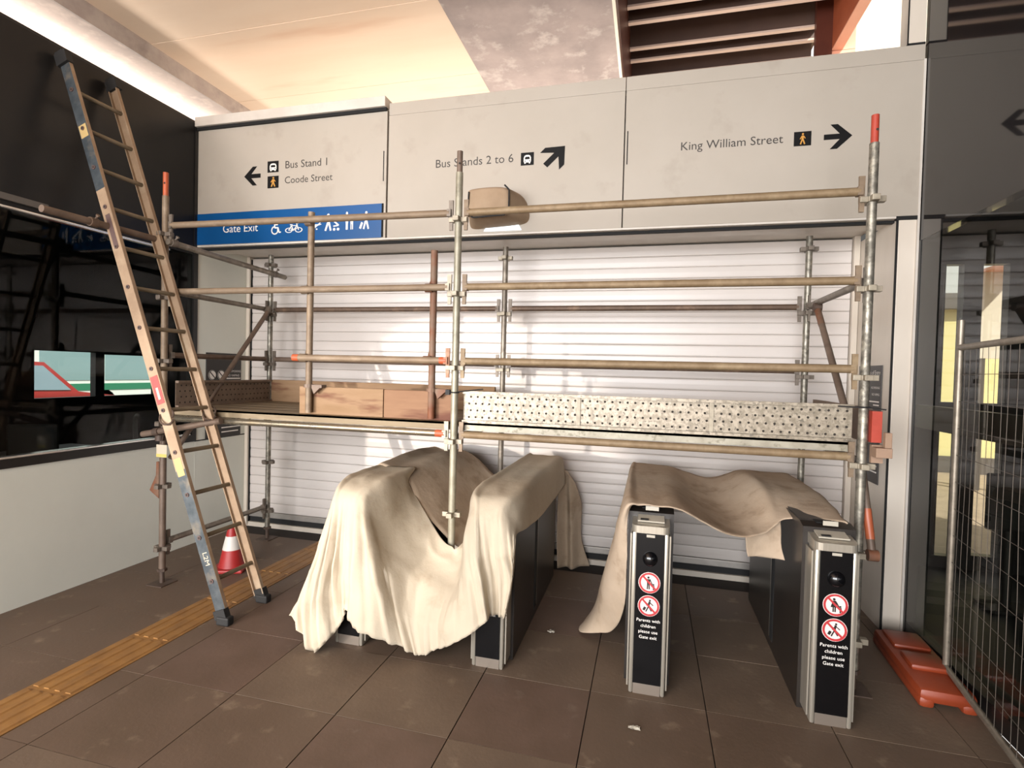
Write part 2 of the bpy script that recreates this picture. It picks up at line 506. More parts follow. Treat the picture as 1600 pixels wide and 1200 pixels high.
# pictograms in a unit square (0..1)
WALKER = [circ(.52, .86, .085), [(.43, .74), (.60, .74), (.58, .42), (.42, .42)], stroke((.48, .45), (.34, .05), .11), stroke((.53, .45), (.68, .05), .11),
          stroke((.45, .70), (.30, .46), .075), stroke((.58, .70), (.72, .50), .075)]
BUS = [[(.22, .20), (.78, .20), (.82, .30), (.82, .62), (.74, .80), (.60, .86), (.40, .86), (.26, .80), (.18, .62), (.18, .30)],
       [(.24, .10), (.36, .10), (.36, .22), (.24, .22)], [(.64, .10), (.76, .10), (.76, .22), (.64, .22)]]
BUS_WIN = [[(.27, .48), (.73, .48), (.68, .70), (.32, .70)], circ(.30, .33, .05, 10), circ(.70, .33, .05, 10)]
ARROW_R = [[(0, .39), (.56, .39), (.22, 0), (.48, 0), (1, .5), (.48, 1), (.22, 1), (.56, .61), (0, .61)]]
WHEELCHAIR = ring(.42, .32, .32, .09, 18, 100, 380) + [stroke((.40, .95), (.42, .52), .10), stroke((.40, .50), (.72, .50), .10), stroke((.70, .52), (.82, .14), .10), stroke((.80, .14), (.97, .18), .08), circ(.38, 1.0, .09), stroke((.42, .72), (.70, .72), .07)]
BICYCLE = ring(.22, .25, .22, .055, 18) + ring(.80, .25, .22, .055, 18) + [stroke((.22, .25), (.38, .62), .05), stroke((.38, .62), (.70, .62), .05), stroke((.70, .62), (.50, .22), .05),
           stroke((.50, .22), (.22, .25), .05), stroke((.38, .62), (.50, .22), .05), stroke((.80, .25), (.68, .78), .05), stroke((.66, .78), (.80, .80), .05), stroke((.30, .70), (.45, .70), .06)]
STROLLER = [stroke((0.0, .25), (.3, .25), .12), stroke((.28, .22), (.85, .75), .09), stroke((.5, .45), (.95, .60), .06), circ(.15, .10, .08, 10), circ(.50, .10, .08, 10), [(.05, .3), (.45, .3), (.6, .6), (.1, .6)]]
PARENT_PRAM = [circ(.25, 1.05, .08), [(.14, .93), (.38, .93), (.36, .50), (.18, .50)], stroke((.22, .52), (.06, .03), .12), stroke((.31, .52), (.42, .03), .12), stroke((.36, .85), (.62, .62), .07),
               stroke((.60, .66), (.95, .35), .10), stroke((.60, .30), (.95, .35), .08), circ(.66, .10, .09, 10), circ(.92, .10, .09, 10)]
COUPLE = [circ(.3, 1.05, .10), [(.08, .92), (.52, .92), (.40, .40), (.20, .40)], stroke((.30, .45), (.30, .02), .20), circ(.78, .80, .08), [(.64, .70), (.92, .70), (.90, .35), (.66, .35)], stroke((.71, .40), (.71, .02), .09), stroke((.86, .40), (.86, .02), .09)]
LUGGAGE_WALK = [circ(.60, 1.05, .09), [(.46, .92), (.72, .92), (.68, .48), (.50, .48)], stroke((.54, .50), (.40, .03), .13), stroke((.64, .50), (.78, .03), .13), stroke((.70, .86), (.95, .70), .08), [(.05, .10), (.20, .04), (.36, .42), (.22, .48)]]


# ------------------------------------------------------------------ large structure
XL, XR, YF, YS = -3.0, 3.03, 0.857, 1.566
ce = struct('ceiling', 'peach soffit boards, marbled concrete strip and ribbed roof deck')
floor = struct('floor', 'dark brown stone tiles with thin joints and dust marks')
MB().box(-3.0, 3.03, -5.2, 1.70, -0.06, -0.012).build('joint_bed', M['joint'], floor)
# tile grid read off the joints: columns every 0.606, rows every 0.58
tile_mats = [M['floor'], M['floor_dust'], M['floor_red']]
xs = [-3.0, -2.50, -1.905, -1.600, -1.428, -0.822, -0.216, 0.390, 1.006, 1.610, 2.215, 2.82, 3.03]
ys = [-5.2 + 0.1]
y = -1.03 - 0.58 * 7
ys = [y + 0.58 * i for i in range(12)]
tile_mesh = {}
for j in range(len(ys) - 1):
    for i in range(len(xs) - 1):
        if i == 2: continue
        x0, x1, y0, y1 = xs[i], xs[i + 1], ys[j], min(ys[j + 1], 1.70)
        g = 0.0028 if i >= 4 else 0.0012
        b = MB()
        dz = random.uniform(-.0012, .0012)
        b.box(x0 + g, x1 - g, y0 + 0.0018, y1 - 0.0018, -0.03, dz)
        b.build('floor_tile', random.choice(tile_mats) if i > 3 else M['floor'], floor)
# tactile strip: 0.305 wide tiles, each a plate with four bars
tb = MB().box(-.151, .151, -.2895, .2895, -.03, .003)
for i in range(4):
    xx = -.1125 + .075 * i
    pr = [(-.021, .0), (-.014, .006), (.014, .006), (.021, .0)]
    tb.prism(pr, lambda u, v, k, xx=xx: (xx + u, (-.272 if k == 0 else .272), .003 + v))
proto = tb.build('tactile_tile', M['tactile'], floor)
for k in range(11):
    o = proto if k == 0 else proto.copy()
    if k: COL.objects.link(o)
    o.location = (-1.7525, -1.30 - .29 + .58 * (k - 5), 0.0)

# --- left wall: white dado, black sill band, tinted kiosk window, black spandrel
wl = struct('wall_left', 'white lower panels under a long black glazed band')
yl = -2.26
for y0, y1 in ((yl, -1.0), (-1.0, YF)):
    MB().box(-3.06, -3.0, y0 + .002, y1, 0.0, 1.0).build('dado_panel', M['dado'], wl)
MB().box(-3.06, -2.999, YF, YS + .05, 0.0, 0.995).build('dado_panel', M['dado'], wl)
MB().box(-3.05, -3.004, YF, YS + .05, 0.995, 1.007).build('joint_strip', M['gap'], wl)
MB().box(-3.06, -3.0, YF + .012, YS + .05, 1.007, 2.95).build('side_panel', M['dado'], wl)
MB().box(-3.07, -2.99, yl, YF, 1.0, 1.066).build('sill_band', M['black_frame'], wl)
MB().box(-3.06, -2.985, yl, YF - .06, 1.066, 1.082, bev=.004).build('sill_rail', M['polished'], wl)
MB().box(-3.09, -3.0, yl, YF, 2.80, 4.05).build('spandrel', M['black_satin'], wl)
MB().box(-3.04, -2.992, yl, -1.45, 2.775, 2.80).build('transom_rail', M['black_frame'], wl)
MB().box(-3.03, -2.985, -1.45, .55, 2.778, 2.797, bev=.006).build('transom_rail', M['polished'], wl)
MB().box(-3.07, -2.992, YF - .035, YF + .012, 1.0, 4.05).build('end_frame', M['black_frame'], wl)
MB().box(-3.09, -3.0, yl - .06, yl, 0, 4.05).build('end_frame', M['black_frame'], wl)
MB().box(-3.0, -2.975, yl, -.47, 2.832, 2.876).build('transom_cap', M['grey_dark'], wl)
w1 = struct('window_1', 'tinted kiosk window in the left wall')
MB().box(-3.022, -3.010, yl, YF - .035, 1.066, 2.80).build('pane', M['tint_left'], w1)
for yy in (-.75,):
    MB().box(-3.14, -3.07, yy - .03, yy + .03, 1.05, 2.80).build('mullion', M['kiosk_dark'], w1)
# kiosk behind it
kl = struct('wall_far_left', 'dark room behind the left glazing with two openings to the street')
kd = M['kiosk_dark']
MB().box(-6.6, -6.5, yl, 1.79, 0, 4.05).box(-6.6, -6.5, 2.585, 2.715, 0, 4.05).box(-6.6, -6.5, 3.56, 5.0, 0, 4.05) \
    .box(-6.6, -6.5, 1.79, 2.585, 0, 1.245).box(-6.6, -6.5, 2.715, 3.56, 0, 1.245) \
    .box(-6.6, -6.5, 1.79, 2.585, 1.878, 4.05).box(-6.6, -6.5, 2.715, 3.56, 1.855, 4.05).build('street_side', kd, kl)
kl2 = struct('wall_far_rear')
MB().box(-6.6, -3.07, 5.0, 5.1, 0, 4.05).build('rear_side', kd, kl2)
kl3 = struct('wall_far_front')
MB().box(-6.6, -3.07, yl - .1, yl, 0, 4.05).build('front_side', kd, kl3)
MB().box(-6.6, -3.09, yl, 5.1, 4.05, 4.12).build('kiosk_roof', M['kiosk_dark'], ce)
MB().box(-6.5, -3.07, yl, 5.0, -.05, 0.0).build('kiosk_floor', kd, floor)
MB().box(-3.09, -3.06, YS + .05, 5.0, 0, 4.05).build('partition', kd, wl)
tag(MB().cbox(-5.6, -4.9, -.9, 1.6, 0.0, .74, .02).build('counter', M['desk_dark']), 'dark counter inside the left kiosk', 'counter')

# --- back wall: fascia of three panels, soffit, black gap and lintel
wb = struct('wall_back', 'pale cream fascia of three sign panels above the shutter')
FP = []
for k, (x0, x1, z1) in enumerate(((-2.995, -.998, 4.0), (-.982, 1.024, 3.945), (1.032, 3.022, 3.945))):
    FP.append(MB().box(x0, x1, YF, YF + .05, 2.893, z1, bev=.003).build('fascia_panel', M['white_panel'], wb))
MB().box(-2.99, 3.02, YF + .05, YF + .09, 2.86, 3.93).build('fascia_backing', M['gap'], wb)
MB().box(-.985, 1.026, YF + .006, YF + .30, 3.949, 4.055, bev=.004).build('coping', M['white_panel'], wb)
MB().box(1.030, 3.022, YF + .006, YF + .30, 3.949, 4.055, bev=.004).build('coping', M['white_panel'], wb)
MB().box(-2.995, -1.0, YF - .045, YF + .30, 4.012, 4.10, bev=.004).build('head_box', M['grey_trim'], wb)
MB().box(-2.995, -1.0, YF - .02, YF + .02, 3.985, 4.012).build('head_slot', M['gap'], wb)
MB().box(-2.995, 3.02, YF - .001, 1.175, 2.878, 2.892).build('soffit_strip', M['grey_trim'], wb)
MB().box(-2.995, 2.9, 1.175, 1.26, 2.90, 2.96).build('soffit_gap', M['gap'], wb)
MB().box(-2.995, 2.9, 1.26, 1.62, 2.925, 2.96).build('lintel', M['grey_trim'], wb)
for px, py0, py1 in ((599, 236, 283), (979.5, 205, 257)):
    a, c = at(px, py1, y=YF), at(px, py0, y=YF)
    MB().box(a.x - .004, a.x + .004, YF - .0015, YF + .002, a.z, c.z).build('slot', M['gap'], wb)

# --- roller shutter
sh = struct('door_1', 'white roller shutter of narrow horizontal slats')
prof = [(0, 0), (-.005, .0025), (-.008, .012), (-.0095, .05), (-.008, .087), (-.005, .095), (0, .0975), (.003, .0975), (.003, 0)]
sb = MB()
sb.prism([(u, v) for u, v in prof], lambda u, v, k: (-2.955 if k == 0 else 2.845, YS + u, v))
slat = sb.build('shutter_slat', M['shutter'], sh)
for k in range(28):
    o = slat if k == 0 else slat.copy()
    if k: COL.objects.link(o)
    o.location = (0, random.uniform(-.0015, .0015), .155 + .0985 * k)
MB().box(-2.955, 2.845, YS - .016, YS + .012, .095, .153, bev=.004).build('bottom_bar', M['shutter_alu'], sh)
MB().box(-2.95, 2.84, YS - .004, YS + .010, .036, .095).build('seal', M['rubber'], sh)
MB().box(-2.99, 2.89, YS - .03, YS + .12, -.01, .038).build('sill_plate', M['pillar'], sh)
for x0, x1 in ((-2.998, -2.958), (2.85, 2.892)):
    MB().box(x0, x1, YS - .05, YS + .03, 0.0, 2.93).build('guide_rail', M['pillar'], sh)
MB().box(-2.958, -2.953, YS - .03, YS, 0.02, 2.9).build('guide_slot', M['gap'], sh)
MB().box(-3.0, 2.9, YS + .14, YS + .2, 0, 2.95).build('back_screen', M['gap'], sh)

# --- right reveal, pillar and black glazed wall
wr = struct('wall_right', 'cream pillar beside a black reflective glass wall')
MB().box(2.895, 3.02, YF + .02, YS + .2, 0.0, 2.878).build('reveal', M['pillar'], wr)
MB().box(2.905, 3.012, YF + .006, YF + .02, 0.0, 2.868, bev=.003).build('pillar_face', M['pillar'], wr)
MB().box(2.894, 2.904, YF + .008, YF + .022, 0.0, 2.87).build('pillar_joint', M['gap'], wr)
MB().box(3.012, 3.026, YF - .004, YF + .03, 0.0, 3.95).build('pillar_edge', M['grey_trim'], wr)
MB().box(2.885, 3.02, YF - .003, YF + .03, 2.868, 2.893).build('pillar_head_gap', M['gap'], wr)
MB().box(2.918, 3.02, YF + .01, YF + .14, 4.07, 6.2).build('upper_pillar', M['pillar'], wr)
MB().box(2.914, 2.919, YF + .008, YF + .02, 4.06, 6.2).build('upper_pillar_joint', M['gap'], wr)
MB().box(2.915, 3.02, YF + .008, YF + .14, 4.056, 4.07).build('upper_pillar_joint', M['gap'], wr)
MB().box(3.03, 3.10, -9.0, YF + .03, 2.72, 6.2).build('spandrel', M['black_glass'], wr)
MB().box(3.03, 3.10, -4.2, YF + .03, 0.0, .10).build('plinth', M['black_frame'], wr)
MB().box(3.026, 3.09, YF - .03, YF + .03, 0.0, 2.72).build('end_frame', M['black_frame'], wr)
MB().box(3.04, 3.10, -4.2, YF - .03, 1.447, 1.60).build('mid_rail', M['black_frame'], wr)
for yy in (-.9, -2.4):
    MB().box(3.04, 3.10, yy - .03, yy + .03, .10, 2.72).build('mullion', M['black_frame'], wr)
w2 = struct('window_2', 'tinted glazing in the right wall')
MB().box(3.030, 3.038, -4.2, YF - .03, .10, 2.72).build('pane', M['tint'], w2)
kr = struct('wall_far_right', 'dark room behind the right glazing with two tall slots to the outside')
MB().box(3.1, 3.92, 2.5, 2.6, 0, 3.6).box(4.085, 4.235, 2.5, 2.6, 0, 3.6).box(4.44, 7.0, 2.5, 2.6, 0, 3.6) \
    .box(3.92, 4.085, 2.5, 2.6, 2.865, 3.6).box(4.235, 4.44, 2.5, 2.6, 2.862, 3.6) \
    .box(3.92, 4.085, 2.5, 2.6, 0, .11).box(4.235, 4.44, 2.5, 2.6, 0, .14) \
    .box(3.92, 4.085, 2.48, 2.6, 1.33, 1.57).box(4.235, 4.44, 2.48, 2.6, 1.33, 1.57).build('rear_side', kd, kr)
kr2 = struct('wall_far_side')
MB().box(6.9, 7.0, -4.2, 2.5, 0, 3.6).build('far_side', kd, kr2)
kr3 = struct('wall_near_right')
MB().box(3.1, 7.0, -4.3, -4.2, 0, 3.6).build('front_side', kd, kr3)
MB().box(3.1, 7.0, -4.3, 2.6, 3.6, 3.66).build('room_ceiling', kd, ce)
MB().box(3.1, 7.0, -4.2, 2.5, -.05, 0).build('room_floor', kd, floor)
MB().box(3.03, 3.1, YF + .03, 2.6, 0, 3.6).build('side_partition', kd, wr)
pane_r = MB().box(3.92, 4.085, 2.55, 2.556, .11, 2.865).build('pane', M['clear'], kr)
MB().box(3.94, 3.95, 2.52, 2.55, .11, 2.865).build('glazing_bar', kd, kr)

# --- ceiling
ZC = 4.62
ye = [-8.0, -5.6, -3.2, -1.4, .52, 1.02, 1.75, 3.4, 5.0]
ye = [-8.0, -6.4, -4.8, -3.2, -1.6, -.55, .50, 1.55, 2.6, 3.65, 4.8]
for y0, y1 in zip(ye[:-1], ye[1:]):
    MB().box(-3.17, -.405, y0 + .002, y1 - .002, ZC + random.uniform(0, .003), ZC + .12).build('soffit_board', M['soffit'], ce)
MB().box(-3.18, -.40, -8, 4.8, ZC + .03, ZC + .2).build('soffit_bed', M['ox_dark'], ce)
MB().box(-6.8, -3.192, -8, 4.8, 4.47, 4.52).build('beam_soffit', M['beam_concrete'], ce)
MB().box(-3.191, -3.172, -8, 4.8, 4.47, ZC + .1).build('beam_face', M['beam_face'], ce)
MB().box(-6.8, -3.19, -8, 4.8, 4.52, 4.9).build('beam_core', M['beam_concrete'], ce)
MB().box(-.40, .905, -8, 4.8, ZC - .01, ZC + .25).build('concrete_strip', M['concrete'], ce)
MB().box(.905, .93, -8, 4.8, ZC - .012, ZC + .26).build('edge_strip', M['bright_wall'], ce)
MB().box(.93, .945, -8, 4.8, ZC + .02, ZC + 1.0).build('edge_upstand', M['ox_dark'], ce)
# ribbed roof
ZR = 5.35
MB().box(.93, 3.0, -8, 4.8, ZR + .28, ZR + .32).build('roof_deck', M['deck'], ce)
p0 = None
pys = [at(975, yy, z=ZR).y for yy in (12, 37, 78, 97)]
for k, yy in enumerate([pys[0] - .62 * i for i in range(8, 0, -1)] + pys + [pys[-1] + .35, pys[-1] + .9]):
    pb = MB()
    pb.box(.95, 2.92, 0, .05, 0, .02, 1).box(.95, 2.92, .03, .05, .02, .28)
    if p0 is None: p0 = pb.build('purlin', [M['purlin'], M['purlin_lit']], ce); o = p0
    else:
        o = p0.copy(); COL.objects.link(o)
    o.location = (0, yy, ZR)
t1 = struct('trim_1', 'oxide red steel edge beam over the right wall')
ZB = ZR - .30
xl, xr, yfar = at(1345, 0, z=ZB).x, at(1361, 0, z=ZB).x, at(1300, 78, z=ZB).y
MB().box(xl - .012, xl, -8, yfar, ZB, ZR + .40).build('beam_web', M['ox_steel'], t1)
MB().box(xl - .16, xl - .012, yfar - .02, yfar + .05, ZB - .5, ZR + .30).build('beam_stub', M['ox_dark'], t1)
MB().box(xl - .012, xr, -8, yfar, ZB - .012, ZB).build('beam_flange', M['salmon'], t1)
pa, pb_ = at(1298, 70, y=yfar), at(1337, 70, y=yfar)
MB().box(pa.x, pb_.x, yfar, yfar + .06, at(1310, 79, y=yfar).z + .004, ZB + .3).build('end_post', M['salmon'], t1)
MB().box(pa.x, pb_.x, yfar, yfar + .06, 3.6, at(1310, 79, y=yfar).z).build('end_post', M['salmon'], t1)
bw = struct('wall_outer', 'sunlit pale wall outside, seen above the right pillar')
MB().box(3.04, 8.0, yfar + .3, yfar + .45, 3.6, 9.0).build('rendered_panel', M['bright_wall'], bw)

# --- outside
gr = struct('ground', 'street and paving outside')
MB().box(-60, -6.6, -40, 60, -.12, -.06).build('street', M['tar'], gr)
MB().box(-6.6, 60, 1.75, 60, -.12, -.02).build('paving', M['paving'], gr)
MB().box(7.0, 60, -40, 1.75, -.12, -.02).build('paving', M['paving'], gr)
MB().box(-6.6, 7.0, -40, -4.9, -.12, -.03).build('paving', M['paving'], gr)


# ------------------------------------------------------------------ signs on the fascia
ux, uz, ny = Vector((1, 0, 0)), Vector((0, 0, 1)), Vector((0, -1, 0))


def line_text(s, a, b, m, parent, dz=0.0, name='lettering'):
    A, B = at(*a, y=YF - .0012), at(*b, y=YF - .0012)
    z = (A.z + B.z) / 2 + dz
    return lettering(s, (A.x, A.y, z), ux, uz, width=B.x - A.x, m=m, parent=parent, name=name)


def pict(shapes, px0, py0, px1, py1, m, parent, name='pictogram', y=YF - .0006, thick=.001, flip=False):
    a, b = at(px0, py1, y=y), at(px1, py0, y=y)
    W, H = b.x - a.x, b.z - a.z
    if flip: return flat(name, shapes, (b.x, y, a.z), ux * -W, uz * H, m, parent, thick, ny)
    return flat(name, shapes, (a.x, y, a.z), ux * W, uz * H, m, parent, thick, ny)


SQ = [[(0, 0), (1, 0), (1, 1), (0, 1)]]
L, C_, R_ = FP
line_text('Bus Stand 1', (446, 263), (511, 258), M['text_grey'], L)
line_text('Coode Street', (445, 287), (519.5, 281), M['text_grey'], L)
pict(ARROW_R, 381.5, 259.5, 407.5, 291, M['text_black'], L, 'arrow', flip=True)
pict(SQ, 418, 251, 435.5, 270, M['text_black'], L, 'pictogram_board')
pict(BUS, 418.5, 252.5, 435, 269.5, M['print_white'], L, y=YF - .0018)
pict(BUS_WIN, 418.5, 252.5, 435, 269.5, M['text_black'], L, y=YF - .003)
pict(SQ, 418, 274.5, 435.5, 294.5, M['text_black'], L, 'pictogram_board')
pict(WALKER, 418.5, 275, 435, 293, M['amber'], L, y=YF - .0018)
# blue strip
a, b = at(310, 384, y=YF), at(598, 318, y=YF)
blue = MB().box(-2.992, -1.035, YF - .004, YF, 2.897, 3.192).build('blue_band', M['blue'], L)
MB().box(-1.034, -1.018, YF - .004, YF, 2.90, 3.192).build('band_edge', M['text_black'], L)
line_text('Gate Exit', (349, 363.5), (403.5, 361.5), M['print_white'], L, name='lettering').location.y = -.005
for shp, x0, y0, x1, y1 in ((WHEELCHAIR, 422, 345, 440, 367), (BICYCLE, 445.5, 345, 472.5, 364.8), (STROLLER, 487, 344, 503, 360), (PARENT_PRAM, 507, 336, 530.5, 361.5),
                            (COUPLE, 537, 334, 553.5, 359.5), (LUGGAGE_WALK, 560, 333, 580.5, 359)):
    pict(shp, x0, y0, x1, y1, M['print_white'], L, y=YF - .0046)
line_text('Bus Stands 2 to 6', (681, 263), (802, 252.5), M['text_grey'], C_)
pict(SQ, 813.6, 237.5, 834.4, 259, M['text_black'], C_, 'pictogram_board')
pict(BUS, 815, 239, 833, 258, M['print_white'], C_, y=YF - .0018)
pict(BUS_WIN, 815, 239, 833, 258, M['text_black'], C_, y=YF - .003)
c45 = math.cos(math.pi / 4)
arr = [[((u - .5) * c45 - (v - .5) * c45 + .5, (u - .5) * c45 + (v - .5) * c45 + .5) for u, v in ARROW_R[0]]]
pict(arr, 845.5, 221.5, 889.5, 265, M['text_black'], C_, 'arrow')
line_text('King William Street', (1064, 235), (1223.5, 223.5), M['text_grey'], R_)
pict(SQ, 1240, 204.5, 1268, 229, M['text_black'], R_, 'pictogram_board')
pict(WALKER, 1244, 206, 1264, 227, M['amber'], R_, y=YF - .0018)
pict(ARROW_R, 1286.5, 192, 1332.5, 234, M['text_black'], R_, 'arrow')


# ------------------------------------------------------------------ scaffold
Z0 = .285
def zk(k): return Z0 + .495 * k
BAY, DEP = 2.4384, 1.205
TR = .02415
sc = empty('scaffold', (0, 0, 0), label='two-bay modular tube scaffold of galvanised and dusty tubes in front of the shutter', cat='scaffold')


def standard(x, y, m, ztop, spig, tipm=None, pm=None, low=None, jackz=.05, kmax=5, spig_m=None):
    b = MB()
    zb = .12
    zt = ztop if spig is None else spig
    mats = [m]
    if low:
        b.tube((x, y, zb), (x, y, low[1]), TR, mi=1); b.tube((x, y, low[1]), (x, y, zt), TR); mats.append(low[0])
    else:
        b.tube((x, y, zb), (x, y, zt), TR)
    s = b.build('standard', mats, sc, smooth=True)
    if spig is not None:
        t = MB().tube((x, y, spig - .01), (x, y, ztop), .0195)
        t.build('spigot', tipm or m, s, smooth=True)
        MB().tube((x + .006, y - .0192, ztop - .085), (x + .006, y - .0202, ztop - .085), .007, n=10).build('pin_hole', M['hole'], s)
    MB().tube((x, y, .008), (x, y, .20), .017, n=12).tube((x, y, .10), (x, y, .122), .036, n=6).box(x - .075, x + .075, y - .075, y + .075, 0, .008).build('base_jack', M['jack'], s)
    for k in range(kmax + 1):
        z = zk(k)
        v = MB()
        v.tube((x, y, z - .013), (x, y, z + .013), .031, n=14)
        for dx, dy in ((1, 0), (-1, 0), (0, 1), (0, -1)):
            if dx: v.cbox(min(x + dx * .024, x + dx * .064), max(x + dx * .024, x + dx * .064), y - .020, y + .020, z - .016, z + .016, .003)
            else: v.cbox(x - .020, x + .020, min(y + dy * .024, y + dy * .064), max(y + dy * .024, y + dy * .064), z - .016, z + .016, .003)
        v.build('v_pressing', pm or M['pressing'], s)
    return s


FLs = standard(-BAY, 0, M['tube_tan'], 3.241, 3.06, tipm=M['orange_paint'], pm=M['pressing_dim'], low=(M['tube_dim'], 1.25))
MFs = standard(0, 0, M['tube_pale'], 3.216, 3.075, tipm=M['tube_dim'], pm=M['pressing'])
RFs = standard(BAY, 0, M['tube_galv'], 3.225, 3.071, tipm=M['red_paint'], pm=M['pressing'])
BLs = standard(-BAY, DEP, M['tube_galv'], 2.86, None, pm=M['pressing_dim'])
BMs = standard(0, DEP, M['tube_grey'], 2.86, None, pm=M['pressing'])
BRs = standard(BAY, DEP, M['tube_galv'], 2.86, None, pm=M['pressing_dim'])
LZ = .048


def ledger(p0, p1, m, wm=None, wl=(1, 1), tips=None, name='ledger', short=.062):
    """tube between two standards with a tall wedge plate at each end"""
    p0, p1 = Vector(p0), Vector(p1)
    d = (p1 - p0).normalized()
    side = Vector((-d.y, d.x, 0))
    b = MB()
    a0, a1 = p0 + d * (short if wl[0] else .0), p1 - d * (short if wl[1] else .0)
    b.tube(a0, a1, TR if name != 'transom' else .0225)
    mats = [m]
    l = b.build(name, mats, sc, smooth=True)
    for on, p, s in ((wl[0], p0, 1), (wl[1], p1, -1)):
        if not on: continue
        c = p + d * (s * .052)
        q = MB()
        up = Vector((0, 0, 1))
        # tapered wedge plate, collar and tail
        pts = [(-.012, -.115), (.012, -.115), (.017, .085), (-.014, .085)]
        q.prism(pts, lambda u, v, k, c=c: c + d * (s * u) + up * v + side * (.007 * (2 * k - 1)))
        q.obox(c + d * (s * .012), d * .014, side * .022, up * .024)
        q.build('wedge', wm or M['pressing_rust'], l)
    if tips:
        for tm, t0, t1 in tips:
            MB().tube(p0 + d * t0, p0 + d * t1, TR + .0012).build('painted_end', tm, l, smooth=True)
    return l


T, O = M['tube_tan'], M['tube_olive']
X0, X1, X2 = -BAY, 0.0, BAY
PD, PR_ = M['pressing_dim'], M['pressing_rust']
# front row
ledger((X0, 0, zk(5) + LZ + .022), (X1, 0, zk(5) + LZ), T, PD)
ledger((X0, 0, zk(4) + LZ), (X1, 0, zk(4) + LZ), T, M['pressing'])
ledger((X0, 0, zk(2) + LZ), (X1, 0, zk(2) + LZ), M['tube_chrome'], M['pressing'], tips=[(M['orange_paint'], BAY - .13, BAY - .066)])
ledger((X1, 0, zk(5) + LZ), (X2, 0, zk(5) + LZ), O, M['tube_tan'])
ledger((X1, 0, zk(4) + LZ), (X2, 0, zk(4) + LZ), O, M['tube_tan'])
ledger((X1, 0, zk(3) + LZ), (X2, 0, zk(3) + LZ), O, M['tube_olive'])
ledger((X1, 0, zk(2) + LZ), (X2, 0, zk(2) + LZ), O, M['tube_tan'])
# short guard tube at the ladder opening
gl = ledger((-1.26, -.004, zk(3) + LZ), (0, -.004, zk(3) + LZ), T, PR_, wl=(0, 1), tips=[(M['orange_paint'], 0.0, .05), (M['orange_paint'], 1.15, 1.20)])
# back row
ledger((X0, DEP, zk(4) + LZ), (X1, DEP, zk(4) + LZ), M['tube_brown'], PD)
ledger((X1, DEP, zk(4) + LZ), (X2, DEP, zk(4) + LZ), M['tube_brown'], PD)
ledger((X0, DEP, zk(3) + LZ), (X1, DEP, zk(3) + LZ), M['tube_dim'], PD)
ledger((X1, DEP, zk(3) + LZ), (X2, DEP, zk(3) + LZ), M['tube_brown'], PD)
ledger((X0, DEP, zk(2) + LZ), (X1, DEP, zk(2) + LZ), M['tube_dim'], PD)
ledger((X1, DEP, zk(2) + LZ), (X2, DEP, zk(2) + LZ), M['tube_dim'], PD)
# transoms
G = M['tube_grey']
ledger((X0, 0, zk(3) + LZ), (X0, DEP, zk(3) + LZ), M['tube_brown'], PD, name='transom')
ledger((X0, 0, zk(0) + LZ), (X0, DEP, zk(0) + LZ), G, PD, name='transom')
ledger((X0, 0, zk(4) + LZ + .01), (X0, DEP, zk(4) + LZ), G, PD, name='transom')
ledger((X2, 0, zk(4) + LZ), (X2, DEP, zk(4) + LZ), G, PD, name='transom')
for xx in (X0, X1, X2):
    ledger((xx, 0, zk(2) + .02), (xx, DEP, zk(2) + .02), M['tube_brown'], PD, name='transom')


def coupler(c, axis_a, m, parent, r=.032, L_=.026):
    c = Vector(c)
    a = Vector(axis_a).normalized()
    q = MB().tube(c - a * L_, c + a * L_, r, n=12)
    s = a.orthogonal().normalized()
    q.tube(c + s * r, c + s * (r + .03), .007, n=8).tube(c + s * (r + .022), c + s * (r + .034), .013, n=6)
    return q.build('coupler', m, parent, smooth=True)


# left end handrail, clamped, sloping a little to the back
t = MB().tube((X0 + .045, -.02, 2.70), (X0 + .045, 1.36, 2.665), TR)
hr = t.build('handrail', M['tube_grey'], sc, smooth=True)
coupler((X0 + .045, 1.2, 2.67), (0, 1, 0), M['pressing_dim'], hr)
coupler((X0 + .045, .03, 2.70), (0, 1, 0), M['pressing_dim'], hr)
# tube tying the ladder to the frame
tt = MB().tube((X0 - .052, .09, 2.718), (X0 - .052, -.845, 2.714), TR).build('tie_tube', M['tube_dim'], sc, smooth=True)
coupler((X0 - .052, -.02, 2.716), (0, 1, 0), M['pressing_dim'], tt)
coupler((X0 - .052, -.52, 2.716), (0, 1, 0), M['tube_brown'], tt)
lt = MB().tube((-2.58, -.055, 1.19), (-1.84, -.055, 1.33), .024).build('tie_tube', M['tube_dim'], sc, smooth=True)
coupler((-2.44, -.055, 1.216), (1, 0, .18), M['jack'], lt)
coupler((-2.44, -.03, 1.17), (0, 0, 1), M['jack'], lt)
# diagonal braces
br = MB().tube((X0 + .05, 1.13, 2.31), (X0 + .05, .02, 1.0), .021).build('brace', M['tube_dim'], sc, smooth=True)
coupler((X0 + .045, 1.12, 2.30), (0, .6, .8), M['pressing_dim'], br)
br = MB().tube((X2 - .01, .90, 2.265), (X2 - .01, .20, 1.515), .021).tube((X2 - .01, .90, 2.265), (X2 - .01, .78, 2.135), .0222, mi=1).build('brace', [M['tube_dim'], M['tube_rust']], sc, smooth=True)
coupler((X2 - .01, .90, 2.275), (1, 0, 0), M['jack'], br)
br = MB().tube((X2 + .055, -.05, .775), (X2 + .035, .11, 1.29), .021).tube((X2 + .052, -.02, .87), (X2 + .046, .03, 1.03), .0225, mi=1).build('brace', [M['tube_dim'], M['ox_steel']], sc, smooth=True)
coupler((X2 + .055, -.05, .79), (1, 0, 0), M['tube_rust'], br)
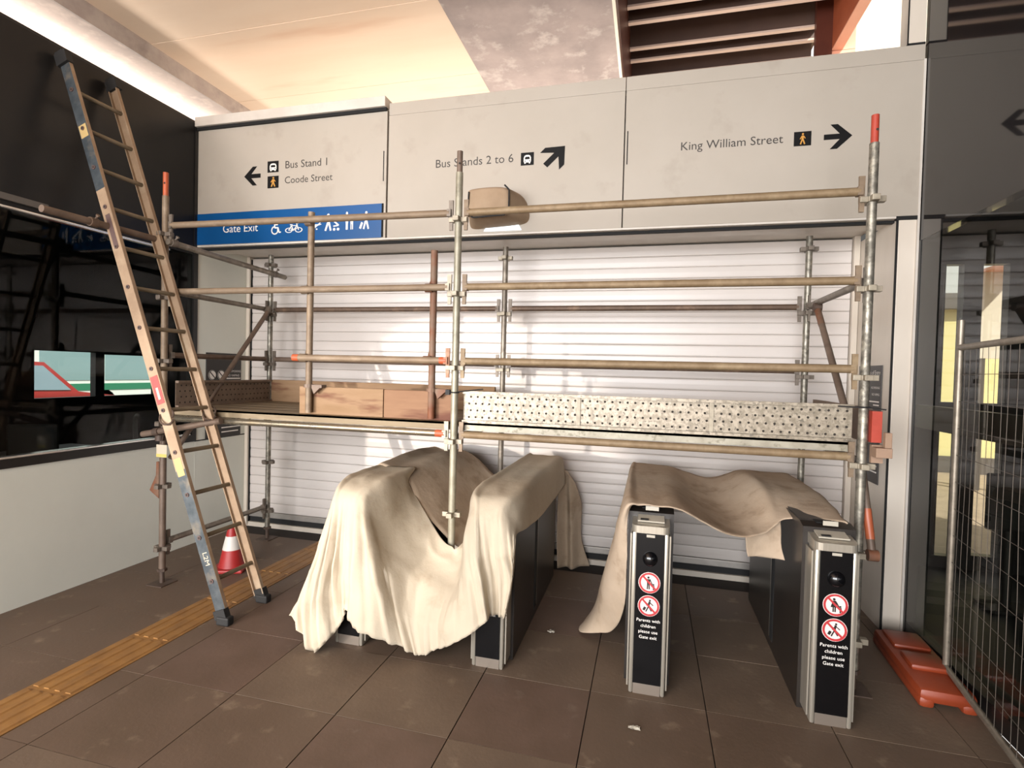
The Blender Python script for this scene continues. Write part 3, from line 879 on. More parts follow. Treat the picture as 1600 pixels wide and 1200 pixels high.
# bent bracket on the left standard
q = MB().prism([(-.12, .74), (-.03, .68), (-.03, .97), (-.055, .97), (-.06, .86)], lambda u, v, k: (X0 + u, .01 - .02 * k, v)).build('bracket', M['tube_rust'], sc)
# two clamped posts on the left bay holding the timber boards
for x, z1, mm in ((-1.165, 2.885, M['tube_tan']), (-.19, 2.575, M['tube_rust'])):
    p = MB().tube((x, .052, 1.415), (x, .052, z1), TR).build('guard_post', mm, sc, smooth=True)
    if x < -.5: coupler((x, .026, zk(5) + LZ), (1, 0, 0), M['tube_dim'], p, r=.030)
    coupler((x - .02, .015, zk(4) + LZ), (1, 0, 0), mm, p, r=.030)
    coupler((x - .02, .010, zk(3) + LZ), (1, 0, 0), mm, p, r=.031)
    MB().tube((x, .052, 1.60), (x, .052, 1.625), .036, n=12).box(x + .02, x + .115, .04, .10, 1.60, 1.622).prism([(.03, 1.60), (.10, 1.60), (.05, 1.555)], lambda u, v, k, x=x: (x + u, .04 + .03 * k, v)).build('board_clip', M['tube_rust'] if x > -.5 else M['tube_dim'], p)
# black wire ties holding the steel toe board to the front uprights
for x in (0, BAY):
    q = MB()
    pts = [(x + .029 * math.cos(a * math.pi / 6), .029 * math.sin(a * math.pi / 6), 1.605) for a in range(13)]
    q.path(pts, .005, n=6)
    if x: q.tube((x - .13, .0, 1.606), (x - .02, -.02, 1.604), .004, n=6).tube((x + .02, -.02, 1.604), (x + .10, -.03, 1.596), .004, n=6)
    else: q.box(x - .062, x - .032, -.015, .012, 1.588, 1.622).tube((x + .025, 0, 1.61), (x + .19, .035, 1.632), .004, n=6)
    q.build('wire_tie', M['rubber'], sc)
# end frame blocks at the right
MB().box(2.472, 2.530, -.035, -.01, 1.30, 1.40).build('end_bracket', M['block_wood'], sc)

# planks on the deck
DZ = 1.348
for bay, (x0, x1, mm, what) in enumerate(((X0 + .03, X1 - .03, M['plank_tan'], 'dusty tan'), (X1 + .03, X2 - .03, M['plank_steel'], 'grey steel'))):
    for k in range(5 if bay == 0 else 2):
        y0 = .028 + .228 * k
        b = MB()
        b.box(x0, x1, y0, y0 + .222, DZ + .038, DZ + .052)
        b.box(x0, x1, y0, y0 + .008, DZ, DZ + .052).box(x0, x1, y0 + .214, y0 + .222, DZ, DZ + .052)
        for xx in (x0 + .05, (x0 + x1) / 2, x1 - .05): b.box(xx - .02, xx + .02, y0 + .01, y0 + .212, DZ + .01, DZ + .04)
        o = b.build('scaffold_plank', mm)
        n_ = ('front', 'second', 'third', 'fourth', 'rearmost')[k]
        if bay: tag(o, '%s grey steel plank of the right bay deck, behind the perforated toe board' % n_.replace('second', 'inner'), 'plank', 'planks of the right bay deck')
        else: tag(o, '%s dusty tan plank of the left bay deck, counted from the ladder side' % n_, 'plank', 'planks of the left bay deck')

TZ = DZ + .053


def toe_board(name, label, x0, x1, y, m, holes=True, along='x'):
    """steel plank stood on edge: web, two lips, cross ribs, punched holes"""
    t = empty(name, ((x0 + x1) / 2, y, TZ) if along == 'x' else (y, (x0 + x1) / 2, TZ), label=label, cat='toe board')
    Lh = (x1 - x0) / 2
    f = (lambda u, w_, v: (u, w_, v)) if along == 'x' else (lambda u, w_, v: (-w_, u, v))
    H = .215

    def bx(b, u0, u1, w0, w1, v0, v1):
        vs = [f(u, w_, v) for v in (v0, v1) for w_ in (w0, w1) for u in (u0, u1)]
        b.add(vs, [(0, 2, 3, 1), (4, 5, 7, 6), (0, 1, 5, 4), (2, 6, 7, 3), (0, 4, 6, 2), (1, 3, 7, 5)])
    b = MB()
    bx(b, -Lh, Lh, 0, .003, .0, H)
    b.build('web', m, t)
    for v0 in (0.0, H - .018):
        b = MB(); bx(b, -Lh, Lh, -.030, .0, v0, v0 + .018); b.build('lip', m, t)
    if along == 'x':
        for xx in (.832, 1.641):
            u = xx - (x0 + x1) / 2
            b = MB(); bx(b, u - .012, u + .012, -.012, 0, .018, H - .018); b.build('cross_rib', M['pressing'], t)
    hb = MB()
    n = int((x1 - x0) / .048)
    for i in range(n):
        for j in range(4):
            u = -Lh + .04 + i * (2 * Lh - .08) / (n - 1) + (.012 if j % 2 else 0)
            v = .038 + j * .046
            if along == 'x' and any(abs(u + (x0 + x1) / 2 - xx) < .022 for xx in (.832, 1.641)): continue
            r = .0075
            pts = [f(u + r * math.cos(a * math.pi / 4), -.0012, v + r * math.sin(a * math.pi / 4)) for a in range(8)]
            hb.add(pts, [tuple(range(8))])
    tag(hb.build('punched_holes', M['hole'], t), kind='stuff')
    return t


toe_board('steel_toe_board', 'perforated galvanised steel toe board along the front of the right bay', .045, X2 - .035, .060, M['toe_steel'])
toe_board('steel_toe_board', 'brown dusty perforated toe board across the left end of the deck', .05, 1.14, X0 + .062, M['toe_brown'], along='y')
rt = empty('end_toe_board', (X2 + .055, .5, TZ), label='orange-red ended toe board across the right end of the deck', cat='toe board')
MB().box(-.012, .012, -.44, .62, 0, .2).build('board', M['toe_brown'], rt)
MB().box(-.024, .026, -.535, -.44, 0.012, .185).build('painted_end', M['red_paint'], rt)


def timber(label, x0, x1, y, m, z1=.205):
    b = MB()
    n = 6
    b.cbox(x0, x1, y, y + .038, TZ, TZ + z1, .004)
    return tag(b.build('timber_board', m), label, 'board')


timber('pale brown timber toe board left of the crack, on edge on the left deck', -1.27, -.578, .088, M['timber'])
timber('reddish stained timber toe board right of the crack, beside the middle upright', -.572, -.04, .088, M['timber_red'], .203)
timber('pale timber toe board along the rear edge of the left deck', X0 + .08, -.05, 1.135, M['timber'], .215)
b = MB().box(X2 + .012, X2 + .05, -.085, -.045, 1.352, 1.455).box(X2 + .056, X2 + .092, -.10, -.065, 1.352, 1.475)
b = MB().cbox(2.512, 2.545, -.105, -.07, 1.392, 1.475, .003)
tag(b.build('wood_block', M['block_wood']), 'small upright pale wood wedge beside the orange-red board end', 'wedge')
b = MB().cbox(2.470, 2.548, -.108, -.04, 1.338, 1.391, .003)
tag(b.build('wood_block', M['block_wood']), 'flat wood packer under the upright wedge at the right deck end', 'packer')

# scaffold tag
tg = empty('scaffold_tag', (-2.385, -.06, 1.02), label='small cream and yellow card tag hanging from the left front upright', cat='tag')
MB().box(-.05, .05, -.004, 0, 0.0, .098, bev=.0015).build('card', M['sticker_white'], tg)
MB().box(-.049, .049, -.0052, -.004, 0.002, .026).build('yellow_strip', M['tag_yellow'], tg)
MB().tube((-.01, .0, .095), (-.02, .03, .17), .002, n=6).build('tie', M['jack'], tg)

# ------------------------------------------------------------------ ladder
ld = empty('ladder', (-1.453, -.25, 0), label='long dusty aluminium ladder leaning against the black wall', cat='ladder')
K = .3713
dirv = Vector((-K, 0, 1)).normalized()
nrm = Vector((1, 0, K)).normalized()
off = Vector((1.453, .25, 0))


def lp(z, y): return Vector((-1.453 - K * z, y, z)) + off


for side, (yy, zt) in enumerate(((-.415, 3.93), (-.045, 3.93))):
    yo = -1 if side == 0 else 1
    b = MB()
    segs = [(.06, 1.02, 1), (1.02, 2.98, 0), (2.98, zt, 1)] if side == 0 else [(.06, zt, 0)]
    for za, zb, mi in segs:
        a, c = lp(za, yy), lp(zb, yy)
        mid, h = (a + c) / 2, (c - a).length / 2
        b.obox(mid, dirv * h, Vector((0, .004, 0)), nrm * .041, mi)
        for s in (-1, 1):
            b.obox(mid + nrm * (s * .038) - Vector((0, yo * .010, 0)), dirv * h, Vector((0, .013, 0)), nrm * .004, mi if s < 0 else 0)
    rail = b.build('rail', [M['rail_tan'], M['rail_bare']], ld)
    f = lp(.0, yy)
    MB().cbox(f.x - .05, f.x + .05, f.y - .03, f.y + .03, 0, .06, .012).obox(lp(.07, yy), dirv * .03, (0, .022, 0), nrm * .046).build('rubber_foot', M['rubber'], rail)
    e = lp(zt + .01, yy)
    MB().obox(e, dirv * .045, (0, .024, 0), nrm * .052).obox(e + dirv * .04 - nrm * .01, dirv * .02, (0, .02, 0), nrm * .035).build('end_cap', M['rubber'], rail)
    if side == 0:
        def stick(za, zb, m, wd=.033, name='sticker', lift=0.0):
            a, c = lp(za, yy), lp(zb, yy)
            return MB().obox((a + c) / 2 + Vector((0, -.0048 - lift, 0)), (c - a) / 2, (0, .0008, 0), nrm * wd).build(name, m, rail)
        stick(1.47, 1.66, M['sticker_red'])
        stick(1.50, 1.58, M['sticker_white'], .010, 'sticker_mark', .0012)
        stick(.98, 1.10, M['sticker_yellow'], .030)
        stick(2.56, 2.80, M['sticker_dark'], .020)
        stick(3.36, 3.45, M['sticker_yellow'], .034)
        lettering('L2M', lp(.47, yy) + Vector((0, -.0055, 0)) - nrm * .012, -dirv, nrm, height=.038, m=M['sticker_white'], parent=rail)
        for k in range(13):
            c = lp(.284 + .2855 * k, yy) + Vector((0, -.004, 0))
            MB().tube(c, c + Vector((0, -.006, 0)), .015, n=12).tube(c, c + Vector((0, -.0075, 0)), .008, n=10, mi=1).build('rung_plug', [M['sticker_dark'], M['hole']], rail, smooth=True)
rg = None
for k in range(13):
    if rg is None:
        rg = MB().tube((0, -.161, 0), (0, .201, 0), .0155, n=14).build('rung', M['rung'], ld, smooth=True)
        o = rg
    else:
        o = rg.copy(); COL.objects.link(o)
    q = lp(.284 + .2855 * k, 0)
    o.location = (q.x, 0, q.z)
# ropes lashing the ladder to the deck tube
for yy, la in ((-.415, 'left'), (-.045, 'right')):
    q = lp(1.36, yy) - off
    pts = [Vector((q.x + .05 * math.cos(a), yy + .03 * math.sin(a * 1.0), q.z + .05 * math.sin(a * .9) + .02)) for a in [i * .55 for i in range(13)]]
    if la == 'left':
        pts += [Vector((-2.10, -.30, 1.33)), Vector((-2.25, -.12, 1.26)), Vector((-2.38, -.06, 1.22))]
    b = MB().path(pts, .007, n=6)
    tag(b.build('tie_strap', M['jack'], smooth=True), 'dark tie strap lashed round the %s ladder rail at deck height' % la, 'strap')

# ------------------------------------------------------------------ fare gates
def no_sign(g, x, z, r, kind):
    """round red and white prohibition sticker"""
    y = -.0085
    o = (x, y, z)
    s = MB().tube((x, y + .001, z), (x, y, z), r, n=28).build('prohibition_sign', M['sign_white'], g)
    flat('ring', ring(0, 0, r * .95, r * .17, 28), o, ux, uz, M['sign_red'], s, .0012, ny)
    S = r * 1.25
    oo = Vector((x - S / 2, y - .0004, z - S / 2))
    if kind == 'man_child':
        shp = [circ(.42, .90, .085, 12), [(.26, .78), (.58, .78), (.52, .42), (.34, .42)], stroke((.38, .45), (.36, .02), .09), stroke((.48, .45), (.50, .02), .09), stroke((.55, .74), (.74, .34), .06),
               circ(.80, .40, .06, 10), [(.72, .32), (.88, .32), (.86, .16), (.74, .16)], stroke((.80, .16), (.80, .0), .09)]
    elif kind == 'woman_child':
        shp = [circ(.40, .90, .085, 12), [(.32, .80), (.52, .80), (.66, .34), (.20, .34)], stroke((.36, .36), (.36, .02), .08), stroke((.48, .36), (.48, .02), .08), stroke((.52, .74), (.74, .36), .06),
               circ(.80, .42, .06, 10), [(.72, .34), (.88, .34), (.86, .16), (.74, .16)], stroke((.80, .16), (.80, .0), .09)]
    else:
        shp = [circ(.58, .92, .07, 12), stroke((.56, .84), (.48, .46), .13), stroke((.48, .46), (.30, .06), .08), stroke((.50, .46), (.70, .12), .08), stroke((.56, .78), (.82, .56), .06), stroke((.54, .76), (.34, .52), .06), [(.05, .20), (.20, .12), (.32, .36), (.17, .44)]]
    flat('figure', shp, oo, ux * S, uz * S, M['sign_black'], s, .0016, ny)
    flat('slash', [stroke((-r * .62, r * .62), (r * .62, -r * .62), r * .17)], (x, y - .0022, z), ux, uz, M['sign_red'], s, .0008, ny)


def gate(x, label, kind, covered=False):
    g = empty('fare_gate', (x, -.40, 0), label=label, cat='ticket gate', group='row of ticket gates')
    W = .096
    # rear cabinet
    side = [(-.0, 0.0), (1.58, 0.0), (1.58, .90), (1.50, .975), (.14, .985), (.0, .96)]
    b = MB().prism([(.13, .0), (1.55, 0), (1.55, .90), (1.48, .965), (.20, .99), (.13, .975)], lambda u, v, k: (-.125 + .25 * k, u, v))
    b.build('cabinet', M['gate_body'], g)
    MB().box(-.115, .115, .24, 1.42, .985, .990).build('cabinet_top', M['gate_top'], g)
    for xx in (-.126, .126):
        MB().box(xx - .001, xx + .001, .80, .812, .06, .90).build('flap_edge', M['stainless'], g)
        MB().box(xx - .0012, xx + .0012, .72, .80, .06, .86).build('flap_slot', M['gap'], g)
    # front pedestal: rounded stainless uprights, black glass front
    for s in (-1, 1):
        x0, x1 = sorted((s * W, s * (W - .024)))
        MB().cbox(x0, x1, 0.0, .13, 0.0, .895, .009).build('upright', M['stainless'], g, smooth=True)
        MB().box(*sorted((s * (W + .012), s * (W + .004))), .02, .13, .03, .88).build('side_trim', M['stainless'], g)
    MB().box(-W + .024, W - .024, .004, .13, 0.0, .062).build('kick_plate', M['stainless_base'], g)
    MB().box(-W + .022, W - .022, -.004, .12, .062, .893).build('front_panel', M['gloss_black'], g)
    MB().box(-.022, .022, -.006, -.003, .872, .886).build('name_plate', M['label_cream'], g)
    cap = []
    for cx, cy, a0 in ((W - .03, .03, 270), (W - .03, .16, 0), (-W + .03, .16, 90), (-W + .03, .03, 180)):
        for i in range(6):
            a = math.radians(a0 + 90 * i / 5)
            cap.append((cx + .034 * math.cos(a), cy - .004 + .034 * math.sin(a)))
    MB().prism(cap, lambda u, v, k: (u, v, .893 + k * (.040 + .018 * v / .16))).build('cap', M['stainless'], g)
    # reader plate and display slot behind it
    if not covered: top_fittings(g)
    d = MB()
    d.add(*sphere(0, -.006, .755, .040))
    d.build('sensor_dome', M['dome'], g, smooth=True)
    no_sign(g, 0.0, .625, .058, kind)
    no_sign(g, 0.0, .498, .058, 'luggage')
    for i, s in enumerate(('Parents with', 'children', 'please use', 'Gate exit')):
        lettering(s, (0, -.0062, .408 - .031 * i), ux, uz, height=.0175, m=M['print_white'], parent=g, align='CENTER')
    return g


def top_fittings(g):
    r = MB().obox((0, .10, .953), (.072, 0, 0), (0, .055, .008), (0, -.0005, .004)).build('reader_plate', M['label_cream'], g)
    MB().obox((-.035, .055, .9545), (.022, 0, 0), (0, .008, .001), (0, 0, .002)).build('reader_slot', M['gap'], g)
    MB().obox((0.005, .128, 1.0), (.036, 0, 0), (0, .002, .0), (0, .001, .012)).build('display_label', M['label_cream'], g)
    MB().box(-.05, .05, .17, .235, .9875, .992).build('display_hood', M['gap'], g)


def sphere(cx, cy, cz, r, n=18, k=10):
    vs, fs = [], []
    for j in range(k + 1):
        t = math.pi * j / k
        for i in range(n):
            a = 2 * math.pi * i / n
            vs.append((cx + r * math.sin(t) * math.cos(a), cy + .8 * r * math.sin(t) * math.sin(a), cz + r * math.cos(t)))
    for j in range(k):
        for i in range(n):
            fs.append((j * n + i, j * n + (i + 1) % n, (j + 1) * n + (i + 1) % n, (j + 1) * n + i))
    return vs, fs


gate(-.527, 'leftmost ticket gate, almost wholly under the pale drop sheet', 'man_child', True)
gate(.391, 'second ticket gate from the left, only its black foot showing below the sheet', 'woman_child', True)
gate(1.303, 'third ticket gate, uncovered front, sign of a man with child', 'man_child')
gate(2.208, 'rightmost ticket gate, uncovered front, sign of a woman with child', 'woman_child')


# ------------------------------------------------------------------ drop sheets
def catmull(p, t):
    n = len(p)
    i = min(int(t), n - 2)
    f = t - i
    a, b, c, d = p[max(i - 1, 0)], p[i], p[i + 1], p[min(i + 2, n - 1)]
    return 0.5 * ((2 * b) + (c - a) * f + (2 * a - 5 * b + 4 * c - d) * f * f + (3 * b - a - 3 * c + d) * f ** 3)


def net(mb, rows, su=6, sv=5, wob=.004, fold=0.0, f0=2.0, seed=0.0):
    """rows: list of columns of control points -> smooth surface with hanging folds below station f0"""
    from mathutils import noise
    nu, nv = len(rows), len(rows[0])
    grid = []
    for r in rows:
        r = [Vector(p) for p in r]
        grid.append([catmull(r, j / sv) for j in range((nv - 1) * sv + 1)])
    cols = len(grid[0])
    out = []
    for i in range((nu - 1) * su + 1):
        line = []
        for j in range(cols):
            p = catmull([g[j] for g in grid], i / su)
            nz = noise.noise(p * 6.0) * wob + noise.noise(p * 17.0) * wob * .5
            rz = (1 - abs(noise.noise(p * 4.2 + Vector((seed, 3.1, 0))))) ** 6 * wob * 1.6
            p = p + Vector((nz * .6, -nz - rz * .6, nz * .5 + rz * .5))
            if fold:
                t = min(max((j / sv - f0) / 1.2, 0.0), 1.0)
                u = i / su
                k = (1 - abs(noise.noise(Vector((u * 1.25 + seed, j / sv * .16, seed))))) ** 5 + .55 * (1 - abs(noise.noise(Vector((u * 2.7 + seed, j / sv * .22, seed + 5))))) ** 6
                p = p + Vector((0, -fold * k * t, 0))
            line.append(p)
        out.append(line)
    vs = [p for l in out for p in l]
    fs = [(i * cols + j, i * cols + j + 1, (i + 1) * cols + j + 1, (i + 1) * cols + j) for i in range(len(out) - 1) for j in range(cols - 1)]
    for v in vs: v.z = max(v.z, .006)
    mb.add(vs, fs)


def sheet(name, label, patches, m, wob=.004, su=8, sv=7, fold=0.0, f0=2.0, seed=0.0):
    b = MB()
    for k, p in enumerate(patches): net(b, p, su, sv, wob, fold if k == 0 else 0, f0, seed)
    o = b.build(name, m)
    me = o.data
    me.polygons.foreach_set('use_smooth', [True] * len(me.polygons))
    md = o.modifiers.new('thickness', 'SOLIDIFY')
    md.thickness = .004
    md.offset = 1.0
    return tag(o, label, 'drop sheet')


P = lambda px, py, y: at(px, py, y=y)
V = Vector
A = [
    [(-.70, .25, .50), (-.74, -.05, .45), (-.75, -.24, .43), (-.75, -.34, .42), (-.79, -.42, .34), (-.83, -.47, .27), P(458, 958, -.50)],
    [(-.70, .25, .75), (-.70, -.05, .74), (-.70, -.24, .74), (-.70, -.40, .70), P(492, 880, -.47), P(474, 940, -.51), P(474, 988, -.52)],
    [(-.675, .25, 1.012), (-.675, -.05, 1.012), (-.672, -.24, 1.006), P(523, 777, -.42), P(506, 860, -.50), P(488, 940, -.545), P(490, 1017, -.53)],
    [(-.63, .25, 1.022), (-.62, -.05, 1.022), (-.61, -.24, 1.016), P(530, 777.5, -.432), P(519, 860, -.475), P(508, 930, -.51), P(513, 1001, -.515)],
    [(-.56, .25, 1.022), (-.55, -.05, 1.022), (-.55, -.24, 1.016), P(541, 778, -.435), P(533, 860, -.437), P(532, 910, -.44), P(540, 968, -.44)],
    [(-.46, .25, 1.022), (-.46, -.05, 1.022), (-.46, -.24, 1.016), P(551, 778, -.435), P(547, 860, -.445), P(546, 905, -.447), P(546, 950, -.45)],
    [(-.388, .25, 1.02), (-.388, -.05, 1.02), (-.388, -.24, 1.012), P(560, 778, -.435), P(556, 860, -.525), P(556, 920, -.535), P(556, 977, -.53)],
    [P(638, 752, .12), (-.345, .0, .96), (-.345, -.22, .93), P(575, 789, -.42), P(585, 865, -.475), P(597, 930, -.49), P(606, 999, -.495)],
    [P(657, 787, .04), P(645, 800, -.06), P(624, 822, -.20), P(602, 850, -.34), P(608, 890, -.395), P(622, 955, -.42), P(640, 1014, -.44)],
    [P(688, 839, -.035), P(677, 849, -.08), P(662, 863, -.15), P(652, 880, -.22), P(650, 915, -.30), P(650, 972, -.375), P(658, 1020, -.405)],
    [P(706, 854, -.06), P(704, 863, -.09), P(699, 880, -.15), P(695, 900, -.22), P(690, 930, -.33), P(680, 975, -.415), P(680, 1014, -.44)],
    [P(722, 850, -.05), P(722, 862, -.09), P(721, 882, -.19), P(718, 905, -.29), P(713, 930, -.40), P(707, 965, -.47), P(709, 1003, -.49)],
    [(.205, .55, .78), (.20, .15, .74), (.205, -.18, .74), P(727, 832, -.37), P(727, 875, -.45), P(733, 930, -.51), P(738, 988, -.52)],
    [(.240, 1.19, 1.01), (.240, .35, 1.012), (.240, -.24, 1.008), P(741, 795, -.435), P(742, 865, -.515), P(752, 920, -.535), P(763, 967, -.51)],
    [(.31, 1.20, 1.022), (.31, .35, 1.022), (.31, -.24, 1.016), P(752, 796, -.445), P(756, 862, -.455), P(764, 915, -.45), P(767, 958, -.445)],
    [(.43, 1.20, 1.022), (.42, .35, 1.022), (.42, -.24, 1.016), P(772, 797, -.445), P(775, 862, -.45), P(780, 912, -.44), P(780, 961, -.44)],
    [(.545, 1.20, 1.018), (.54, .35, 1.018), (.535, -.24, 1.012), P(787, 798, -.435), P(792, 860, -.475), P(799, 908, -.465), P(789, 963, -.455)],
    [(.575, 1.20, .90), (.572, .35, .88), (.565, -.20, .87), P(803, 825, -.40), P(804, 860, -.45), P(803, 895, -.46), P(792, 955, -.46)],
    [(.585, 1.19, .79), (.582, .35, .77), (.57, -.16, .79), P(808, 834, -.36), P(806, 850, -.43), P(803, 885, -.455), P(796, 935, -.455)],
]
sheet('drop_sheet', 'large pale canvas drop sheet over the two left gates, sagging between them', [A], M['cloth'], wob=.008, fold=.036, f0=3.0)
B = [
    [(-.70, 1.22, .55), (-.70, .75, .5), (-.69, .20, .55)],
    [(-.69, 1.23, 1.0), (-.69, .75, 1.02), (-.68, .18, 1.004)],
    [(-.55, 1.24, 1.01), (-.55, .75, 1.03), (-.54, .18, 1.008)],
    [(-.38, 1.24, 1.02), (-.38, .75, 1.04), (-.383, .11, .955)],
    [(-.22, 1.20, .96), (-.25, .72, .95), (-.255, .03, .81)],
    [(-.06, 1.12, .86), (-.10, .65, .74), (-.12, .025, .675)],
    [(.08, 1.08, .80), (.06, .62, .64), (.03, .055, .54)],
    [(.19, 1.10, .88), (.19, .65, .74), (.15, .06, .58)],
    [(.24, 1.16, .965), (.245, .72, .955), (.235, .62, .83)],
]
sheet('drop_sheet', 'shade-darkened drop sheet sloping down behind the middle upright from the first gate', [B], M['cloth_shaded'], wob=.008, seed=3.0)
C = [
    [(.52, 1.245, .93), (.52, 1.255, .6), (.52, 1.26, .3), (.53, 1.27, .02)],
    [(.58, 1.26, .90), (.585, 1.31, .6), (.59, 1.33, .3), (.60, 1.35, .015)],
    [(.62, 1.25, .86), (.63, 1.27, .6), (.645, 1.29, .3), (.65, 1.30, .012)],
    [(.66, 1.28, .80), (.69, 1.33, .6), (.695, 1.36, .3), (.71, 1.39, .012)],
    [(.68, 1.30, .74), (.72, 1.36, .58), (.72, 1.39, .28), (.80, 1.44, .012)],
]
sheet('drop_sheet', 'shadowed drop sheet hanging to the floor behind the second gate', [C], M['cloth_shaded'], wob=.006)
D = [
    [(.98, .95, .08), (.93, .55, .03), P(905, 985, .22), P(935, 988, .10)],
    [(1.0, .95, .20), (.96, .52, .14), P(930, 962, .16), P(958, 985, .02)],
    [(1.05, 1.0, .45), (1.02, .48, .40), P(942, 915, .06), P(975, 950, -.12)],
    [(1.10, 1.1, .75), (1.09, .45, .70), P(956, 860, -.08), P(980, 880, -.22)],
    [(1.145, 1.19, .99), (1.145, .5, 1.006), P(975, 790, -.25), P(982, 800, -.30)],
    [(1.20, 1.2, 1.008), (1.20, .5, 1.02), P(1000, 786, -.255), P(1000, 788, -.275)],
    [(1.32, 1.2, 1.008), (1.32, .5, 1.02), P(1030, 788, -.25), P(1030, 790, -.27)],
    [(1.455, 1.2, 1.0), (1.455, .5, 1.015), P(1056, 791, -.24), P(1056, 793, -.26)],
    [(1.58, 1.19, .965), (1.57, .5, .94), P(1095, 810, -.19), P(1095, 813, -.21)],
    [(1.68, 1.18, .94), (1.68, .5, .90), P(1130, 828, -.14), P(1130, 831, -.16)],
    [(1.77, 1.17, .94), (1.77, .48, .89), P(1163, 834, -.10), P(1163, 837, -.12)],
    [(1.87, 1.17, .965), (1.88, .46, .955), P(1193, 827, -.06), P(1193, 830, -.08)],
    [(1.97, 1.17, 1.01), (1.98, .44, 1.05), P(1212, 814, -.03), P(1212, 817, -.05)],
    [(2.07, 1.18, 1.01), (2.07, .45, 1.035), P(1226, 806, .0), P(1226, 809, -.02)],
    [(2.19, 1.18, 1.008), (2.20, .45, 1.02), P(1268, 807, -.07), P(1268, 810, -.09)],
    [(2.345, 1.19, 1.0), (2.35, .45, 1.015), P(1313, 811, -.14), P(1313, 814, -.16)],
    [(2.37, 1.19, .94), (2.375, .45, .96), P(1320, 817, -.15), P(1320, 819, -.16)],
]
Dt = [
    [P(1163, 834, -.09), P(1164, 852, -.07), P(1167, 870, -.05)],
    [P(1180, 832, -.07), P(1182, 852, -.05), P(1184, 870, -.03)],
    [P(1200, 824, -.045), P(1203, 850, -.04), P(1207, 873, -.03)],
    [P(1220, 810, -.015), P(1220, 845, -.03), P(1226, 876, -.05)],
]
sheet('drop_sheet', 'long shade-darkened drop sheet sagging across the two right gates with open fronts', [D, Dt], M['cloth_shaded'], wob=.009, seed=7.0)

# ------------------------------------------------------------------ covered display on the fascia
cd = empty('covered_display', (.02, YF, 2.95), label='wall display under a tan canvas cover with black elastic hem, on middle sign panel', cat='display')
bm_ = MB()
R0 = [(-.215, .0, .265), (-.20, .0, .30), (.19, .0, .30), (.27, .0, .13), (.275, .0, .02), (.20, .0, -.005), (-.17, .0, -.02), (-.245, .0, -.02), (-.25, .0, .12)]
R1 = [(-.18, -.26, .215), (-.165, -.26, .225), (.13, -.27, .235), (.165, -.26, .20), (.165, -.26, .04), (.13, -.26, .015), (-.12, -.26, .005), (-.17, -.26, .03), (-.18, -.26, .12)]
n = len(R0)
Rm = [tuple((Vector(a) * .45 + Vector(b) * .55) + Vector((0, 0, .012 if i < 3 else 0))) for i, (a, b) in enumerate(zip(R0, R1))]
Ri = [tuple(Vector((-.01, -.278, .12)).lerp(Vector(b), .82)) for b in R1]
for a in (Ri,): pass
rings = [R0, Rm, R1, Ri]
vs = [p for r in rings for p in r] + [(-.01, -.285, .12)]
fs = [(k * n + i, k * n + (i + 1) % n, (k + 1) * n + (i + 1) % n, (k + 1) * n + i) for k in range(3) for i in range(n)] + [(3 * n + i, 3 * n + (i + 1) % n, 4 * n) for i in range(n)]
bm_.add(vs, fs)
cv = bm_.build('canvas_cover', M['cover'], cd)
sub = cv.modifiers.new('sub', 'SUBSURF'); sub.levels = 2; sub.render_levels = 2
cv.data.polygons.foreach_set('use_smooth', [True] * len(cv.data.polygons))
MB().path([Vector(p) + Vector((0, -.008, 0)) for p in (R1[2], R1[3], R1[4])], .006).path([Vector(p) + Vector((0, -.006, -.004)) for p in (R1[4], R1[5], R1[6], R1[7])], .007).path([Vector((-.165, -.268, .10)), Vector((-.160, -.272, .20))], .006).build('elastic_hem', M['rubber'], cd, smooth=True)
MB().box(-.12, .14, -.22, -.02, .02, .2).build('housing', M['rubber'], cd)
MB().prism([(-.115, -.040), (.205, -.040), (.165, .03), (-.075, .03)], lambda u, v, k: (u, -.003 - .006 * k, v)).build('glow_plate', M['glow_wash'], cd)  # glowing plate in place of the light wash on the fascia below the cover

# ------------------------------------------------------------------ notices on the side walls
nl = empty('notice_board', (-2.999, 1.215, 1.0), label='dark conditions notice on the white side panel behind the ladder', cat='sign')
MB().box(0, .006, -.235, .235, 0.0, .87, bev=.002).build('board', M['notice'], nl)
vy, vz, vx = Vector((0, 1, 0)), Vector((0, 0, 1)), Vector((1, 0, 0))


def wall_disc(parent, y, z, r, nx, ydir):
    s = MB().tube((0.006 * nx, y, z), (.0075 * nx, y, z), r, n=20).build('prohibition_sign', M['print_white'], parent)
    flat('slash', [stroke((-r * .7, r * .7), (r * .7, -r * .7), r * .22)] + ring(0, 0, r * .97, r * .12, 20), (.0078 * nx, y, z), vy * ydir, vz, M['notice'], s, .001, vx * nx)


wall_disc(nl, -.155, .645, .05, 1, 1)
wall_disc(nl, -.04, .645, .05, 1, 1)
wall_disc(nl, -.185, .51, .032, 1, 1)
for i, (s, z, wd) in enumerate((('NO SMOKING', .675, .19), ('NO VAPING', .63, .17))):
    lettering(s, (.0085, .035, z), vy, vz, width=wd, m=M['print_white'], parent=nl)
for z, w_, y0 in ((.61, .19, .03), (.50, .13, .0), (.10, .26, -.03), (.055, .23, -.03)):
    MB().box(.006, .0072, y0, y0 + w_, z - .006, z + .006).build('text_line', M['print_white'], nl)
nr = empty('notice_board', (2.894, 1.165, 1.0), label='dark conditions notice on the cream reveal behind the right upright', cat='sign')
MB().box(-.006, 0, -.17, .26, 0.0, .868, bev=.002).build('board', M['notice'], nr)
for s, z, wd in (('Conditions of Entry', .80, .36), ('NO SMOKING', .695, .15), ('NO VAPING', .645, .135)):
    lettering(s, (-.0085, -.15 + wd, z), -vy, vz, width=wd, m=M['print_white'], parent=nr)
